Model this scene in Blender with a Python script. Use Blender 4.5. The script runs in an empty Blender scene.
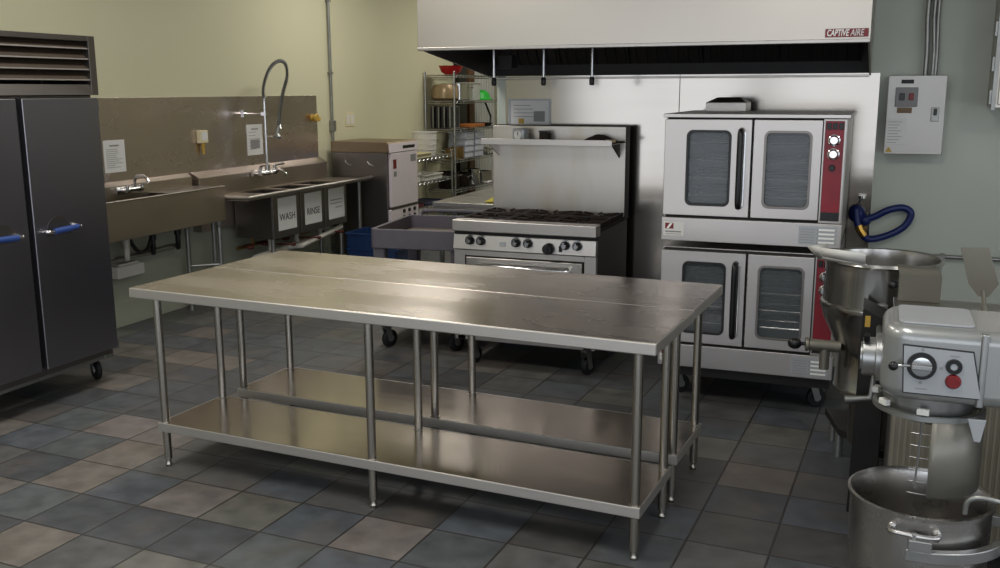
import bpy, bmesh, math, random
from mathutils import Vector, Matrix
random.seed(7)
S = bpy.context.scene
COL = S.collection
PI = math.pi
R = math.radians

# ---------------------------------------------------------------- mesh helper
class MB:
    def __init__(s): s.bm = bmesh.new()
    def face(s, pts):
        vs = [s.bm.verts.new(p) for p in pts]
        s.bm.faces.new(vs); return s
    def box(s, x0, x1, y0, y1, z0, z1):
        p = [(x0,y0,z0),(x1,y0,z0),(x1,y1,z0),(x0,y1,z0),(x0,y0,z1),(x1,y0,z1),(x1,y1,z1),(x0,y1,z1)]
        v = [s.bm.verts.new(q) for q in p]
        for f in ((0,3,2,1),(4,5,6,7),(0,1,5,4),(1,2,6,5),(2,3,7,6),(3,0,4,7)): s.bm.faces.new([v[i] for i in f])
        return s
    def hexa(s, p):
        v = [s.bm.verts.new(q) for q in p]
        for f in ((0,3,2,1),(4,5,6,7),(0,1,5,4),(1,2,6,5),(2,3,7,6),(3,0,4,7)): s.bm.faces.new([v[i] for i in f])
        return s
    def _ring(s, c, u, w, r, n): return [s.bm.verts.new(c + u*(r*math.cos(2*PI*i/n)) + w*(r*math.sin(2*PI*i/n))) for i in range(n)]
    def tube(s, pts, r, n=12, rs=None, closed=False):
        pts = [Vector(p) for p in pts]; m = len(pts)
        def tan(i):
            if closed: return (pts[(i+1)%m]-pts[i-1]).normalized()
            return (pts[min(i+1,m-1)]-pts[max(i-1,0)]).normalized()
        t = tan(0); a = Vector((0,0,1)) if abs(t.z) < .9 else Vector((1,0,0))
        u = t.cross(a).normalized(); rings = []
        for i in range(m):
            t = tan(i); u = (u - t*u.dot(t)).normalized(); w = t.cross(u)
            rings.append(s._ring(pts[i], u, w, rs[i] if rs else r, n))
        for i in range(m if closed else m-1):
            A, B = rings[i], rings[(i+1)%m]
            for k in range(n): s.bm.faces.new((A[k],A[(k+1)%n],B[(k+1)%n],B[k]))
        if not closed:
            s.bm.faces.new(list(reversed(rings[0]))); s.bm.faces.new(rings[-1])
        return s
    def cyl(s, p, q, r, n=20, r2=None): return s.tube([p,q], r, n, [r, r if r2 is None else r2])
    def lathe(s, prof, c=(0,0,0), n=48, axis='z', a0=0, a1=2*PI, caps=True):
        full = abs(a1-a0-2*PI) < 1e-6; m = n if full else n+1; c = Vector(c); rings = []
        for r, h in prof:
            if r < 1e-6:
                o = {'z':Vector((0,0,h)),'x':Vector((h,0,0)),'y':Vector((0,h,0))}[axis]
                rings.append([s.bm.verts.new(c+o)]*m); continue
            row = []
            for i in range(m):
                a = a0+(a1-a0)*i/n; x, y = r*math.cos(a), r*math.sin(a)
                o = {'z':Vector((x,y,h)),'x':Vector((h,x,y)),'y':Vector((y,h,x))}[axis]
                row.append(s.bm.verts.new(c+o))
            rings.append(row)
        for A, B in zip(rings, rings[1:]):
            for i in range(n):
                j = (i+1)%m
                vs = []
                for v in (A[i],A[j],B[j],B[i]):
                    if v not in vs: vs.append(v)
                if len(vs) > 2:
                    try: s.bm.faces.new(vs)
                    except ValueError: pass
        return s
    def prism(s, poly, plane, a, b):
        def P(u, v, w):
            return {'xz':(u,w,v),'xy':(u,v,w),'yz':(w,u,v)}[plane]
        A = [s.bm.verts.new(P(u,v,a)) for u,v in poly]; B = [s.bm.verts.new(P(u,v,b)) for u,v in poly]; n = len(poly)
        for i in range(n): s.bm.faces.new((A[i],A[(i+1)%n],B[(i+1)%n],B[i]))
        s.bm.faces.new(list(reversed(A))); s.bm.faces.new(B)
        return s
    def frame(s, outer, inner, plane, a, b):
        """ring between two outlines with equal vertex counts, with thickness a..b"""
        def P(u, v, w): return {'xz':(u,w,v),'xy':(u,v,w),'yz':(w,u,v)}[plane]
        n = len(outer)
        L = [[s.bm.verts.new(P(u,v,w)) for u,v in pl] for pl in (outer,inner) for w in (a,b)]
        oa, ob, ia, ib = L
        for i in range(n):
            j = (i+1)%n
            s.bm.faces.new((oa[i],oa[j],ob[j],ob[i])); s.bm.faces.new((ia[j],ia[i],ib[i],ib[j]))
            s.bm.faces.new((oa[j],oa[i],ia[i],ia[j])); s.bm.faces.new((ob[i],ob[j],ib[j],ib[i]))
        return s
    def ball(s, c, r, sc=(1,1,1), n=16):
        g = bmesh.ops.create_uvsphere(s.bm, u_segments=n, v_segments=n//2+2, radius=r)
        for v in g['verts']: v.co = Vector((v.co.x*sc[0]+c[0], v.co.y*sc[1]+c[1], v.co.z*sc[2]+c[2]))
        return s
    def build(s, name, m, parent=None, bevel=0, seg=2, solid=0, sub=0, ang=35, loc=None):
        bmesh.ops.recalc_face_normals(s.bm, faces=s.bm.faces)
        me = bpy.data.meshes.new(name); s.bm.to_mesh(me); s.bm.free()
        for p in me.polygons: p.use_smooth = True
        me.set_sharp_from_angle(angle=R(ang))
        for q in (m if isinstance(m, (list, tuple)) else [m]): me.materials.append(q)
        o = bpy.data.objects.new(name, me); COL.objects.link(o)
        if parent: o.parent = parent
        if loc: o.location = loc
        if solid:
            d = o.modifiers.new('solid', 'SOLIDIFY'); d.thickness = solid; d.offset = 0
        if sub:
            d = o.modifiers.new('sub', 'SUBSURF'); d.levels = sub; d.render_levels = sub
        if bevel:
            d = o.modifiers.new('bevel', 'BEVEL'); d.width = bevel; d.segments = seg; d.limit_method = 'ANGLE'; d.angle_limit = R(40); d.harden_normals = True
        return o

def rrect(x0, x1, y0, y1, r, n=6):
    out = []
    for cx, cy, a in ((x1-r,y1-r,0),(x0+r,y1-r,90),(x0+r,y0+r,180),(x1-r,y0+r,270)):
        for i in range(n+1):
            t = R(a+90*i/n); out.append((cx+r*math.cos(t), cy+r*math.sin(t)))
    return out
def rect_as(x0, x1, y0, y1, n=6):
    """square-cornered outline with the vertex count of rrect, for MB.frame"""
    out = []
    for cx, cy, e in ((x1,y1,((0,-1),(-1,0))),(x0,y1,((1,0),(0,-1))),(x0,y0,((0,1),(1,0))),(x1,y0,((-1,0),(0,1)))):
        d = min(x1-x0, y1-y0)*.04
        for i in range(n+1):
            k = i/n
            if k < .5: f = 1-2*k; out.append((cx+e[0][0]*d*f, cy+e[0][1]*d*f))
            else: f = 2*k-1; out.append((cx+e[1][0]*d*f, cy+e[1][1]*d*f))
    return out
def arc(c, r, a0, a1, n, plane='xz', w=0):
    out = []
    for i in range(n+1):
        t = R(a0+(a1-a0)*i/n); u, v = c[0]+r*math.cos(t), c[1]+r*math.sin(t)
        out.append({'xz':(u,w,v),'xy':(u,v,w),'yz':(w,u,v)}[plane])
    return out
def spline(pts, n=8):
    P = [Vector(p) for p in pts]; P = [P[0]*2-P[1]]+P+[P[-1]*2-P[-2]]; out = []
    for i in range(1, len(P)-2):
        a, b, c, d = P[i-1:i+3]
        for k in range(n):
            t = k/n
            out.append(.5*((2*b)+(c-a)*t+(2*a-5*b+4*c-d)*t*t+(3*b-a-3*c+d)*t**3))
    out.append(P[-2]); return out

def tag(o, label, cat, group=None, kind=None):
    o['label'] = label; o['category'] = cat
    if group: o['group'] = group
    if kind: o['kind'] = kind
    return o
def thing(name, label, cat, loc=(0,0,0), rz=0, group=None):
    o = bpy.data.objects.new(name, None); COL.objects.link(o)
    o.location = loc; o.rotation_euler = (0,0,rz); o.empty_display_size = .1
    return tag(o, label, cat, group)
def struct(name, mb, m, bevel=0, label=None):
    o = mb.build(name, m, None, bevel); o['kind'] = 'structure'
    return o
def copy_tree(o, parent=None):
    c = o.copy(); COL.objects.link(c)
    if parent: c.parent = parent
    for ch in list(o.children): copy_tree(ch, c)
    return c
def text(name, body, size, m, parent, loc, rot, ext=.0006, align='CENTER', shear=0, sx=1, bold=0):
    """lettering as a real mesh, one object per word"""
    cu = bpy.data.curves.new(name, 'FONT'); cu.body = body; cu.size = size; cu.align_x = align; cu.align_y = 'CENTER'
    cu.extrude = ext; cu.shear = shear; cu.offset = bold; cu.resolution_u = 3
    tmp = bpy.data.objects.new('lettering', cu); COL.objects.link(tmp); dg = bpy.context.evaluated_depsgraph_get()
    me = bpy.data.meshes.new_from_object(tmp.evaluated_get(dg)); COL.objects.unlink(tmp); bpy.data.objects.remove(tmp); bpy.data.curves.remove(cu)
    for v in me.vertices: v.co.x *= sx
    me.materials.clear(); me.materials.append(m)
    o = bpy.data.objects.new(name, me); COL.objects.link(o); o.parent = parent; o.location = loc; o.rotation_euler = rot
    return o

# ---------------------------------------------------------------- materials
def srgb(c):
    if isinstance(c, str): c = [int(c[i:i+2],16) for i in (0,2,4)]
    return tuple(((v/255)/12.92 if v/255 <= .04045 else ((v/255+.055)/1.055)**2.4) for v in c)+(1,)
MATS = {}
def mat(name, c, rough=.5, metal=0, var=.0, scale=8, bump=0, bscale=60, stretch=(1,1,1), rvar=0, coat=0, spec=.5, trans=0, alpha=1, dirt=None, emit=0, ior=1.45):
    m = bpy.data.materials.new(name); m.use_nodes = True; nt = m.node_tree; N = nt.nodes; L = nt.links
    b = N['Principled BSDF']; c = srgb(c)
    b.inputs['Base Color'].default_value = c; b.inputs['Roughness'].default_value = rough; b.inputs['Metallic'].default_value = metal
    b.inputs['Specular IOR Level'].default_value = spec; b.inputs['Coat Weight'].default_value = coat
    b.inputs['Transmission Weight'].default_value = trans; b.inputs['Alpha'].default_value = alpha; b.inputs['IOR'].default_value = ior
    if emit: b.inputs['Emission Color'].default_value = c; b.inputs['Emission Strength'].default_value = emit
    tc = N.new('ShaderNodeTexCoord'); mp = N.new('ShaderNodeMapping'); mp.inputs['Scale'].default_value = stretch; L.new(tc.outputs['Object'], mp.inputs['Vector'])
    def noise(sc, det=4):
        n = N.new('ShaderNodeTexNoise'); n.inputs['Scale'].default_value = sc; n.inputs['Detail'].default_value = det; L.new(mp.outputs['Vector'], n.inputs['Vector']); return n
    if var or dirt:
        n = noise(scale); mx = N.new('ShaderNodeMix'); mx.data_type = 'RGBA'
        d = srgb(dirt) if dirt else tuple(v*(1-var) for v in c[:3])+(1,)
        mx.inputs['A'].default_value = c; mx.inputs['B'].default_value = d
        r = N.new('ShaderNodeMapRange'); r.inputs['From Min'].default_value = .4; r.inputs['From Max'].default_value = .75
        L.new(n.outputs['Fac'], r.inputs['Value']); L.new(r.outputs['Result'], mx.inputs['Factor']); L.new(mx.outputs['Result'], b.inputs['Base Color'])
    if rvar:
        n2 = noise(scale*1.7); r2 = N.new('ShaderNodeMapRange'); r2.inputs['From Min'].default_value = .3; r2.inputs['From Max'].default_value = .7
        r2.inputs['To Min'].default_value = max(.02, rough-rvar); r2.inputs['To Max'].default_value = rough+rvar
        L.new(n2.outputs['Fac'], r2.inputs['Value']); L.new(r2.outputs['Result'], b.inputs['Roughness'])
    if bump:
        n3 = noise(bscale, 0 if bscale < 5 else 3); bp = N.new('ShaderNodeBump'); bp.inputs['Strength'].default_value = bump; bp.inputs['Distance'].default_value = .002
        L.new(n3.outputs['Fac'], bp.inputs['Height']); L.new(bp.outputs['Normal'], b.inputs['Normal'])
    MATS[name] = m; return m
def steel(name, c='C6C1BA', rough=.3, stretch=(1,30,30), bump=.06, bscale=30, rvar=.06, var=.12, dirt=None):
    return mat(name, c, rough, 1, var=var, scale=2.5, bump=bump, bscale=bscale, stretch=stretch, rvar=rvar, dirt=dirt)
ST_X = steel('steel brushed along x', 'ABA6A1', .34, var=0, bump=0)
ST_Y = steel('steel brushed along y', 'ABA6A1', .3, var=0, bump=0)
ST_EDGE = mat('rolled steel edge', 'C2BDB8', .5, .9)
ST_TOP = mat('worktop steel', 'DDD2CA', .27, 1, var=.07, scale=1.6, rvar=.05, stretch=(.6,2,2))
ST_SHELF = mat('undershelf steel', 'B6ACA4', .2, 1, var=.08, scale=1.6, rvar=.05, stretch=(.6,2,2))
ST_HOOD = mat('hood steel', 'BAB3AA', .38, 1, var=.04, scale=1.2)
ST_WALL = mat('wall panel steel', 'AAA39B', .15, 1, var=.04, scale=1.5, stretch=(1,2,7), bump=.45, bscale=1.6)
ST_SPL = mat('splash panel steel', 'D2C6C4', .26, 1, var=.14, scale=1.6, stretch=(2,.8,2), bump=.6, bscale=1.6, rvar=.06)
ST_OVEN = mat('oven steel', 'BCB6B2', .38, 1, var=.04, scale=2)
ST_SINK = mat('sink steel', 'B0A599', .42, 1, var=.12, scale=1.5, rvar=.05)
ST_DARK = mat('dark appliance steel', '7F7A76', .4, 1, var=.1, scale=1.5)
ST_BLACK = mat('black painted side', '2B2826', .45, .2, var=.2, scale=3)
ST_FRIDGE = mat('refrigerator door steel', '96949A', .33, 1, var=.03, scale=1)
ST_KET = mat('kettle steel', 'B9B6B2', .2, 1, var=.08, scale=3, rvar=.05)
ST_BOWL = mat('bowl steel', 'BDBAB7', .27, 1, var=.1, scale=4, rvar=.05)
ST_TUBE = mat('tube steel', 'B5AFA6', .27, 1, var=.05, scale=4)
ST_TAN = mat('stained tan steel', '94836C', .4, 1, var=.18, scale=3)
CHROME = mat('chrome', 'D0D0D0', .12, 1, rvar=.04, scale=5)
WIRE = mat('chrome wire', 'B8B8BA', .25, 1, rvar=.05, scale=4)
GALV = mat('galvanised pipe', '9C9D9A', .45, .9, var=.2, scale=14)
MIXGREY = mat('mixer grey enamel', 'A0A1A0', .3, .55, var=.06, scale=5, coat=.4, bump=.03, bscale=90)
MIXALU = mat('cast aluminium', 'ABABAA', .33, .9, var=.1, scale=6, bump=.05, bscale=60)
PANELG = mat('panel light grey', 'A5A7AA', .4, .25, var=.04)
BLACK = mat('black plastic', '141415', .35, var=.1)
RUBBER = mat('black rubber', '17171A', .6, var=.15, bump=.1)
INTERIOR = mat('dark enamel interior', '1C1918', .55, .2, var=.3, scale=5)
CAST = mat('cast iron', '1E1A18', .65, .4, var=.3, scale=30, bump=.3, bscale=120, dirt='38231A')
RED = mat('red control panel', '8C1626', .38, var=.12, scale=4, dirt='6E1422')
DEEPRED = mat('red plastic', '741318', .4, var=.1)
ST_BACKG = mat('stained back guard steel', 'BAB4AE', .38, 1, scale=1.6, stretch=(2.2,1,.7), dirt='A3957A')
VALVERED = mat('dull red valve handles', '552622', .5)
BOXGREY = mat('control box grey steel', 'B5B2AE', .42, .5, var=.05)
PADDLE = mat('dull paddle steel', '837F74', .42, .6, var=.1)
SLAT = mat('brown louver slat', '43382E', .5, .3, var=.2)
LIPST = mat('bare spout steel', 'DCDAD4', .45, .1)
OLIVEBOX = mat('olive grey housing', '6C695F', .45, .4, var=.1)
BLUE = mat('blue handle sleeve', '2C4684', .45, var=.15, scale=12)
BLUEHOSE = mat('blue coated hose', '14245E', .4, var=.2, scale=30, bump=.25, bscale=160)
BLUECRATE = mat('blue crate plastic', '17335F', .45, var=.15)
BRASS = mat('brass', 'B58E45', .3, 1, var=.15)
PAPER = mat('paper', 'D9D8D6', .8, var=.05, bump=.03)
WHITEPL = mat('white plastic', 'D8D6D0', .45, var=.06)
IVORY = mat('ivory plastic', 'D7CDA8', .5, var=.08)
YELLOW = mat('yellow plastic', 'B9963F', .5, var=.15)
INK = mat('black ink', '2A2A2C', .7)
GREYINK = mat('grey ink', '8C8B8A', .8)
WHITEINK = mat('white lettering', 'F0EEEA', .5)
REDPLATE = mat('red name plate', '7A171C', .35, var=.08)
GREEN = mat('green plastic', '2DB53C', .4, var=.1)
REDPL = mat('red bowl plastic', 'B3161A', .35, var=.1)
WOOD = mat('wooden board', 'B06A30', .55, var=.3, scale=4, stretch=(1,12,12))
CARTPL = mat('grey cart plastic', '57525A', .55, var=.12, scale=10, bump=.1, bscale=120)
PVC = mat('white pvc pipe', 'D6D2C8', .45, var=.12)
COPPER = mat('aged brass pots', 'B79A6C', .3, 1, var=.2)
DOORSHEEN = mat('dish machine door painted reflection', 'E4D8DE', .4, .0, var=.05)  # bright reflection on the steel put into a pale, non-metal base colour
YCLOTH = mat('yellow cloth', 'C8B84A', .9, var=.2, bump=.5, bscale=80)
DARKCLOTH = mat('dark brown cloth', '2B211C', .9, var=.3, bump=.5, bscale=60)
RIBBED = mat('ribbed grey panel', '8F8A7C', .45, .5, var=.1)
SHIELD = mat('shield grey', '85827A', .42, .4, var=.1)
GLASS = mat('oven glass', '6C7276', .06, 0, spec=.8, alpha=.32)  # grey base tint stands in for the bright room reflected in the pane
LENS = mat('lamp diffuser', 'FFFFFF', .6)

# tile floor : per-tile colour attribute + grout from uv
def floor_mat():
    m = bpy.data.materials.new('slate floor tile'); m.use_nodes = True; nt = m.node_tree; N = nt.nodes; L = nt.links; b = N['Principled BSDF']
    at = N.new('ShaderNodeAttribute'); at.attribute_name = 'tile'
    uv = N.new('ShaderNodeUVMap'); sp = N.new('ShaderNodeSeparateXYZ'); L.new(uv.outputs['UV'], sp.inputs['Vector'])
    def edge(sock):
        a = N.new('ShaderNodeMath'); a.operation = 'SUBTRACT'; L.new(sock, a.inputs[0]); a.inputs[1].default_value = .5
        c = N.new('ShaderNodeMath'); c.operation = 'ABSOLUTE'; L.new(a.outputs[0], c.inputs[0]); return c.outputs[0]
    mx = N.new('ShaderNodeMath'); mx.operation = 'MAXIMUM'; L.new(edge(sp.outputs['X']), mx.inputs[0]); L.new(edge(sp.outputs['Y']), mx.inputs[1])
    gr = N.new('ShaderNodeMapRange'); gr.inputs['From Min'].default_value = .482; gr.inputs['From Max'].default_value = .49; L.new(mx.outputs[0], gr.inputs['Value'])
    tc = N.new('ShaderNodeTexCoord')
    n1 = N.new('ShaderNodeTexNoise'); n1.inputs['Scale'].default_value = 9; n1.inputs['Detail'].default_value = 6; L.new(tc.outputs['Object'], n1.inputs['Vector'])
    n2 = N.new('ShaderNodeTexNoise'); n2.inputs['Scale'].default_value = 3.1; n2.inputs['Detail'].default_value = 4; L.new(tc.outputs['Object'], n2.inputs['Vector'])
    r1 = N.new('ShaderNodeMapRange'); r1.inputs['From Min'].default_value = .3; r1.inputs['From Max'].default_value = .7; r1.inputs['To Min'].default_value = .72; r1.inputs['To Max'].default_value = 1.25; L.new(n1.outputs['Fac'], r1.inputs['Value'])
    mul = N.new('ShaderNodeVectorMath'); mul.operation = 'SCALE'; L.new(at.outputs['Color'], mul.inputs[0]); L.new(r1.outputs['Result'], mul.inputs['Scale'])
    warm = N.new('ShaderNodeMix'); warm.data_type = 'RGBA'; warm.inputs['B'].default_value = srgb('6E6257'); L.new(mul.outputs['Vector'], warm.inputs['A'])
    rw = N.new('ShaderNodeMapRange'); rw.inputs['From Min'].default_value = .52; rw.inputs['From Max'].default_value = .75; rw.inputs['To Max'].default_value = .5; L.new(n2.outputs['Fac'], rw.inputs['Value']); L.new(rw.outputs['Result'], warm.inputs['Factor'])
    mix = N.new('ShaderNodeMix'); mix.data_type = 'RGBA'; mix.inputs['B'].default_value = srgb('34302E'); L.new(warm.outputs['Result'], mix.inputs['A']); L.new(gr.outputs['Result'], mix.inputs['Factor'])
    L.new(mix.outputs['Result'], b.inputs['Base Color'])
    rr = N.new('ShaderNodeMapRange'); rr.inputs['To Min'].default_value = .38; rr.inputs['To Max'].default_value = .62; L.new(n1.outputs['Fac'], rr.inputs['Value']); L.new(rr.outputs['Result'], b.inputs['Roughness'])
    hs = N.new('ShaderNodeMath'); hs.operation = 'SUBTRACT'; L.new(n1.outputs['Fac'], hs.inputs[0]); L.new(gr.outputs['Result'], hs.inputs[1])
    bp = N.new('ShaderNodeBump'); bp.inputs['Strength'].default_value = .35; bp.inputs['Distance'].default_value = .004; L.new(hs.outputs[0], bp.inputs['Height']); L.new(bp.outputs['Normal'], b.inputs['Normal'])
    return m
def paint(name, c, c2):
    return mat(name, c, .62, 0, scale=1.2, bump=.08, bscale=140, dirt=c2)
P_LEFT = paint('yellow green wall paint', 'CDC9AB', 'C9C5A6')
P_BACK = paint('grey green wall paint', 'B6BBB1', 'B1B6AC')
P_FAR = paint('pale far wall paint', 'B5B39C', 'ABA993')
P_CEIL = paint('white ceiling paint', 'E2E2DE', 'DCDCD8')
P_WHITE = paint('pale wall paint', 'D2D2CE', 'CCCCC8')
P_BASE = paint('wall base paint', 'A2A595', '999C8D')

# ---------------------------------------------------------------- camera
cam = bpy.data.cameras.new('camera'); co = bpy.data.objects.new('camera', cam); COL.objects.link(co)
cam.sensor_width = 36; cam.lens = 968.3165*36/1000; cam.clip_start = .05
yaw, pitch, roll = .3709, .1976, -.0033
fw = Vector((-math.sin(yaw)*math.cos(pitch), math.cos(yaw)*math.cos(pitch), -math.sin(pitch)))
rt = Vector((math.cos(yaw), math.sin(yaw), 0)); up = rt.cross(fw)
r2 = rt*math.cos(roll)+up*math.sin(roll); u2 = -rt*math.sin(roll)+up*math.cos(roll)
co.matrix_world = Matrix(((r2.x,u2.x,-fw.x,0),(r2.y,u2.y,-fw.y,0),(r2.z,u2.z,-fw.z,1.7354),(0,0,0,1)))
S.camera = co
S.view_settings.view_transform = 'Standard'; S.view_settings.look = 'None'; S.view_settings.gamma = 1; S.view_settings.exposure = 0
S.view_settings.use_curve_mapping = False
S.cycles.use_denoising = True
S.cycles.max_bounces = 10; S.cycles.diffuse_bounces = 5; S.cycles.glossy_bounces = 6; S.cycles.transparent_max_bounces = 10
S.cycles.sample_clamp_indirect = 6; S.cycles.caustics_reflective = True

# ---------------------------------------------------------------- room shell
XL, XR, YF, YB, YE, ZC = -5.22, 4.5, -3.2, 6.32, 13.2, 3.3
TILE_SEED = random.Random(21)
PAL = [('5D646B',.26),('565A5F',.22),('676564',.2),('7A7168',.12),('66685F',.12),('6A625C',.08)]
_C = dict(B='5C6570', D='53575F', T='807468', G='686766', O='747266', K='5A5654', P='877A74', N='5D6669')
_M = """-7,-1 G;-6,-1 B;-8,-1 G;-9,-1 T;-10,-1 N;-11,-1 B;-8,0 G;-9,0 P;-10,0 P;-11,0 N;-12,0 K;-7,-2 P;-6,-2 O;-8,-2 B;-9,-2 T;-10,-2 D;-5,-2 B;-4,-2 P;-3,-2 N;-2,-2 G;-5,-1 G;-4,-1 K;-3,-1 B;-2,-1 K;-8,-3 D;-9,-3 N;-7,-3 D;-6,-3 D;-5,-3 N;-4,-3 B;-8,-4 T;-7,-4 G;-6,-4 O;0,3 G;0,4 O;0,2 T;0,1 D;0,0 K;0,-1 G;0,5 B;1,3 D;1,2 G;1,1 B;1,0 K;1,4 B;-1,1 K;-1,0 B;-1,2 K;-1,3 O;-1,4 B;-1,5 G;-2,0 B;-13,6 T;-12,4 T;-11,4 T;-11,3 D;-10,2 D;-12,5 D"""
TILES = {tuple(int(q) for q in e.split(' ')[0].split(',')): _C[e.split(' ')[1]] for e in _M.split(';')}
def tile_col(i, j):
    if (i,j) in TILES: return TILES[(i,j)]
    k = TILE_SEED.random(); a = 0
    for c, w in PAL:
        a += w
        if k < a: return c
    return PAL[0][0]
def make_floor():
    bm = bmesh.new(); uvl = bm.loops.layers.uv.new('UVMap'); cl = bm.loops.layers.float_color.new('tile')
    th = R(-2.3); u = Vector((math.cos(th), math.sin(th),0)); v = Vector((-math.sin(th), math.cos(th),0)); o = Vector((-.602,3.551,0))
    for i in range(-16,18):
        for j in range(-24,34):
            c = o+u*(i+.5)*.318+v*(j+.5)*.298
            if not (XL-.3 < c.x < XR+.3 and YF-.3 < c.y < YE+.3): continue
            vs = [bm.verts.new(o+u*(i+a)*.318+v*(j+b)*.298) for a,b in ((0,0),(1,0),(1,1),(0,1))]
            f = bm.faces.new(vs); col = srgb(tile_col(i,j))
            k = TILE_SEED.uniform(.92,1.08); lum = .3*col[0]+.6*col[1]+.1*col[2]; k *= .74; col = tuple((q*.55+lum*.45)*k for q in col[:3])+(1,)
            for lp, uv in zip(f.loops, ((0,0),(1,0),(1,1),(0,1))): lp[uvl].uv = uv; lp[cl] = col
    me = bpy.data.meshes.new('floor'); bm.to_mesh(me); bm.free(); me.materials.append(floor_mat())
    f = bpy.data.objects.new('floor', me); COL.objects.link(f); f['kind'] = 'structure'
make_floor()
struct('ceiling', MB().box(XL-.1,XR+.1,YF-.1,YE+.1,ZC,ZC+.1), P_CEIL)
struct('wall_left', MB().box(XL-.1,XL,YF-.1,YE+.1,0,ZC), P_LEFT)
struct('baseboard_left', MB().box(XL,XL+.012,YF,YE,0,.18), P_BASE, .004)
struct('wall_back', MB().box(-2.475,XR+.1,YB,YB+.16,0,ZC), P_BACK)
struct('baseboard_back', MB().box(-2.475,XR,YB-.012,YB,0,.12), P_BASE, .004)
struct('wall_far', MB().box(XL,-1.5,YE,YE+.1,0,ZC), P_FAR)
struct('wall_side', MB().box(-1.6,-1.5,YB+.16,YE,0,ZC), P_FAR)
def holed(axis, pos, a0, a1, holes, th):
    """wall along x or y with window openings (lo, hi, z0, z1)"""
    mb = MB(); cur = a0
    def bx(p, q, z0, z1):
        if axis == 'x': mb.box(p, q, pos, pos+th, z0, z1)
        else: mb.box(pos, pos+th, p, q, z0, z1)
    for lo, hi, z0, z1 in holes:
        bx(cur, lo, 0, ZC); bx(lo, hi, 0, z0); bx(lo, hi, z1, ZC); cur = hi
    bx(cur, a1, 0, ZC); return mb
FW = [(-4.9,-1.85,.06,2.9),(-1.7,1.35,.06,2.9),(1.5,4.3,.06,2.9)]
RW = [(-2.6,0,.4,2.9),(.6,3.2,.4,2.9)]
struct('wall_front', holed('x', YF-.12, XL-.1, XR+.1, FW, .12), P_WHITE)
struct('wall_right', holed('y', XR, YF, YB, RW, .12), P_WHITE)
n = 0
for lo, hi, z0, z1 in FW:
    n += 1; mb = MB()
    mb.box(lo,hi,YF-.09,YF-.03,z0,z0+.05).box(lo,hi,YF-.09,YF-.03,z1-.05,z1).box(lo,lo+.05,YF-.09,YF-.03,z0,z1).box(hi-.05,hi,YF-.09,YF-.03,z0,z1)
    mb.box((lo+hi)/2-.025,(lo+hi)/2+.025,YF-.09,YF-.03,z0,z1)
    struct('window_%d' % n, mb, WHITEPL)
for lo, hi, z0, z1 in RW:
    n += 1; mb = MB()
    mb.box(XR+.03,XR+.09,lo,hi,z0,z0+.05).box(XR+.03,XR+.09,lo,hi,z1-.05,z1).box(XR+.03,XR+.09,lo,lo+.05,z0,z1).box(XR+.03,XR+.09,hi-.05,hi,z0,z1)
    struct('window_%d' % n, mb, WHITEPL)
# far end of the left wall: ribbed pale door with dark and brown jambs
mb = MB(); mb.box(XL,XL+.03,12.42,13.15,0,2.4)
for k in range(7): mb.box(XL+.03,XL+.055,12.44+k*.1,12.49+k*.1,0,2.4)
struct('door_1', mb, P_WHITE, .006)
struct('trim_1', MB().box(XL,XL+.08,11.78,12.03,0,2.4), BLACK)
struct('trim_2', MB().box(XL,XL+.07,12.14,12.32,0,2.4), mat('brown jamb','6B4A33',.5,var=.2))
struct('trim_3', MB().box(XL,XL+.008,YF,8.6,.18,.95), paint('pale washable wall panel','A9AC9D','A3A697'))

# ---------------------------------------------------------------- light
def area(name, loc, rot, sx, sy, p, c=(1,1,1)):
    l = bpy.data.lights.new(name, 'AREA'); l.shape = 'RECTANGLE'; l.size = sx; l.size_y = sy; l.energy = p; l.color = c
    o = bpy.data.objects.new(name, l); COL.objects.link(o); o.location = loc; o.rotation_euler = rot; return o
DAY = (.93,.97,1.0)
RAD = 1.15
for lo,hi,z0,z1 in FW: area('window daylight', ((lo+hi)/2,YF-.14,(z0+z1)/2), (R(90),0,0), hi-lo, z1-z0, RAD*PI*(hi-lo)*(z1-z0), DAY)
for lo,hi,z0,z1 in RW: area('window daylight', (XR+.14,(lo+hi)/2,(z0+z1)/2), (R(90),0,R(90)), hi-lo, z1-z0, RAD*PI*(hi-lo)*(z1-z0), DAY)
FILL_LAMPS = [(-3.2,2.0,36),(-.6,2.0,36),(-3.2,4.4,36),(1.9,2.0,30),(-3.9,8.2,34),(-3.6,11.2,34)]  # unseen overhead fittings, added to brighten walls, floor and the far area
for x,y,p in FILL_LAMPS:
    t = thing('fill_light', 'white unseen fill light added on the ceiling', 'ceiling light', (x,y,ZC), 0, 'added ceiling fill lights')
    MB().frame(rect_as(-.32,.32,-.62,.62),rect_as(-.28,.28,-.58,.58),'xy',-.03,0).build('fill_frame', WHITEPL, t)
    area('ceiling fill', (x,y,ZC-.035), (0,0,0), .56, 1.16, p, (1,.97,.90))
w = bpy.data.worlds.new('sky'); S.world = w; w.use_nodes = True
w.node_tree.nodes['Background'].inputs['Color'].default_value = (.75,.85,1,1); w.node_tree.nodes['Background'].inputs['Strength'].default_value = 1

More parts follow.
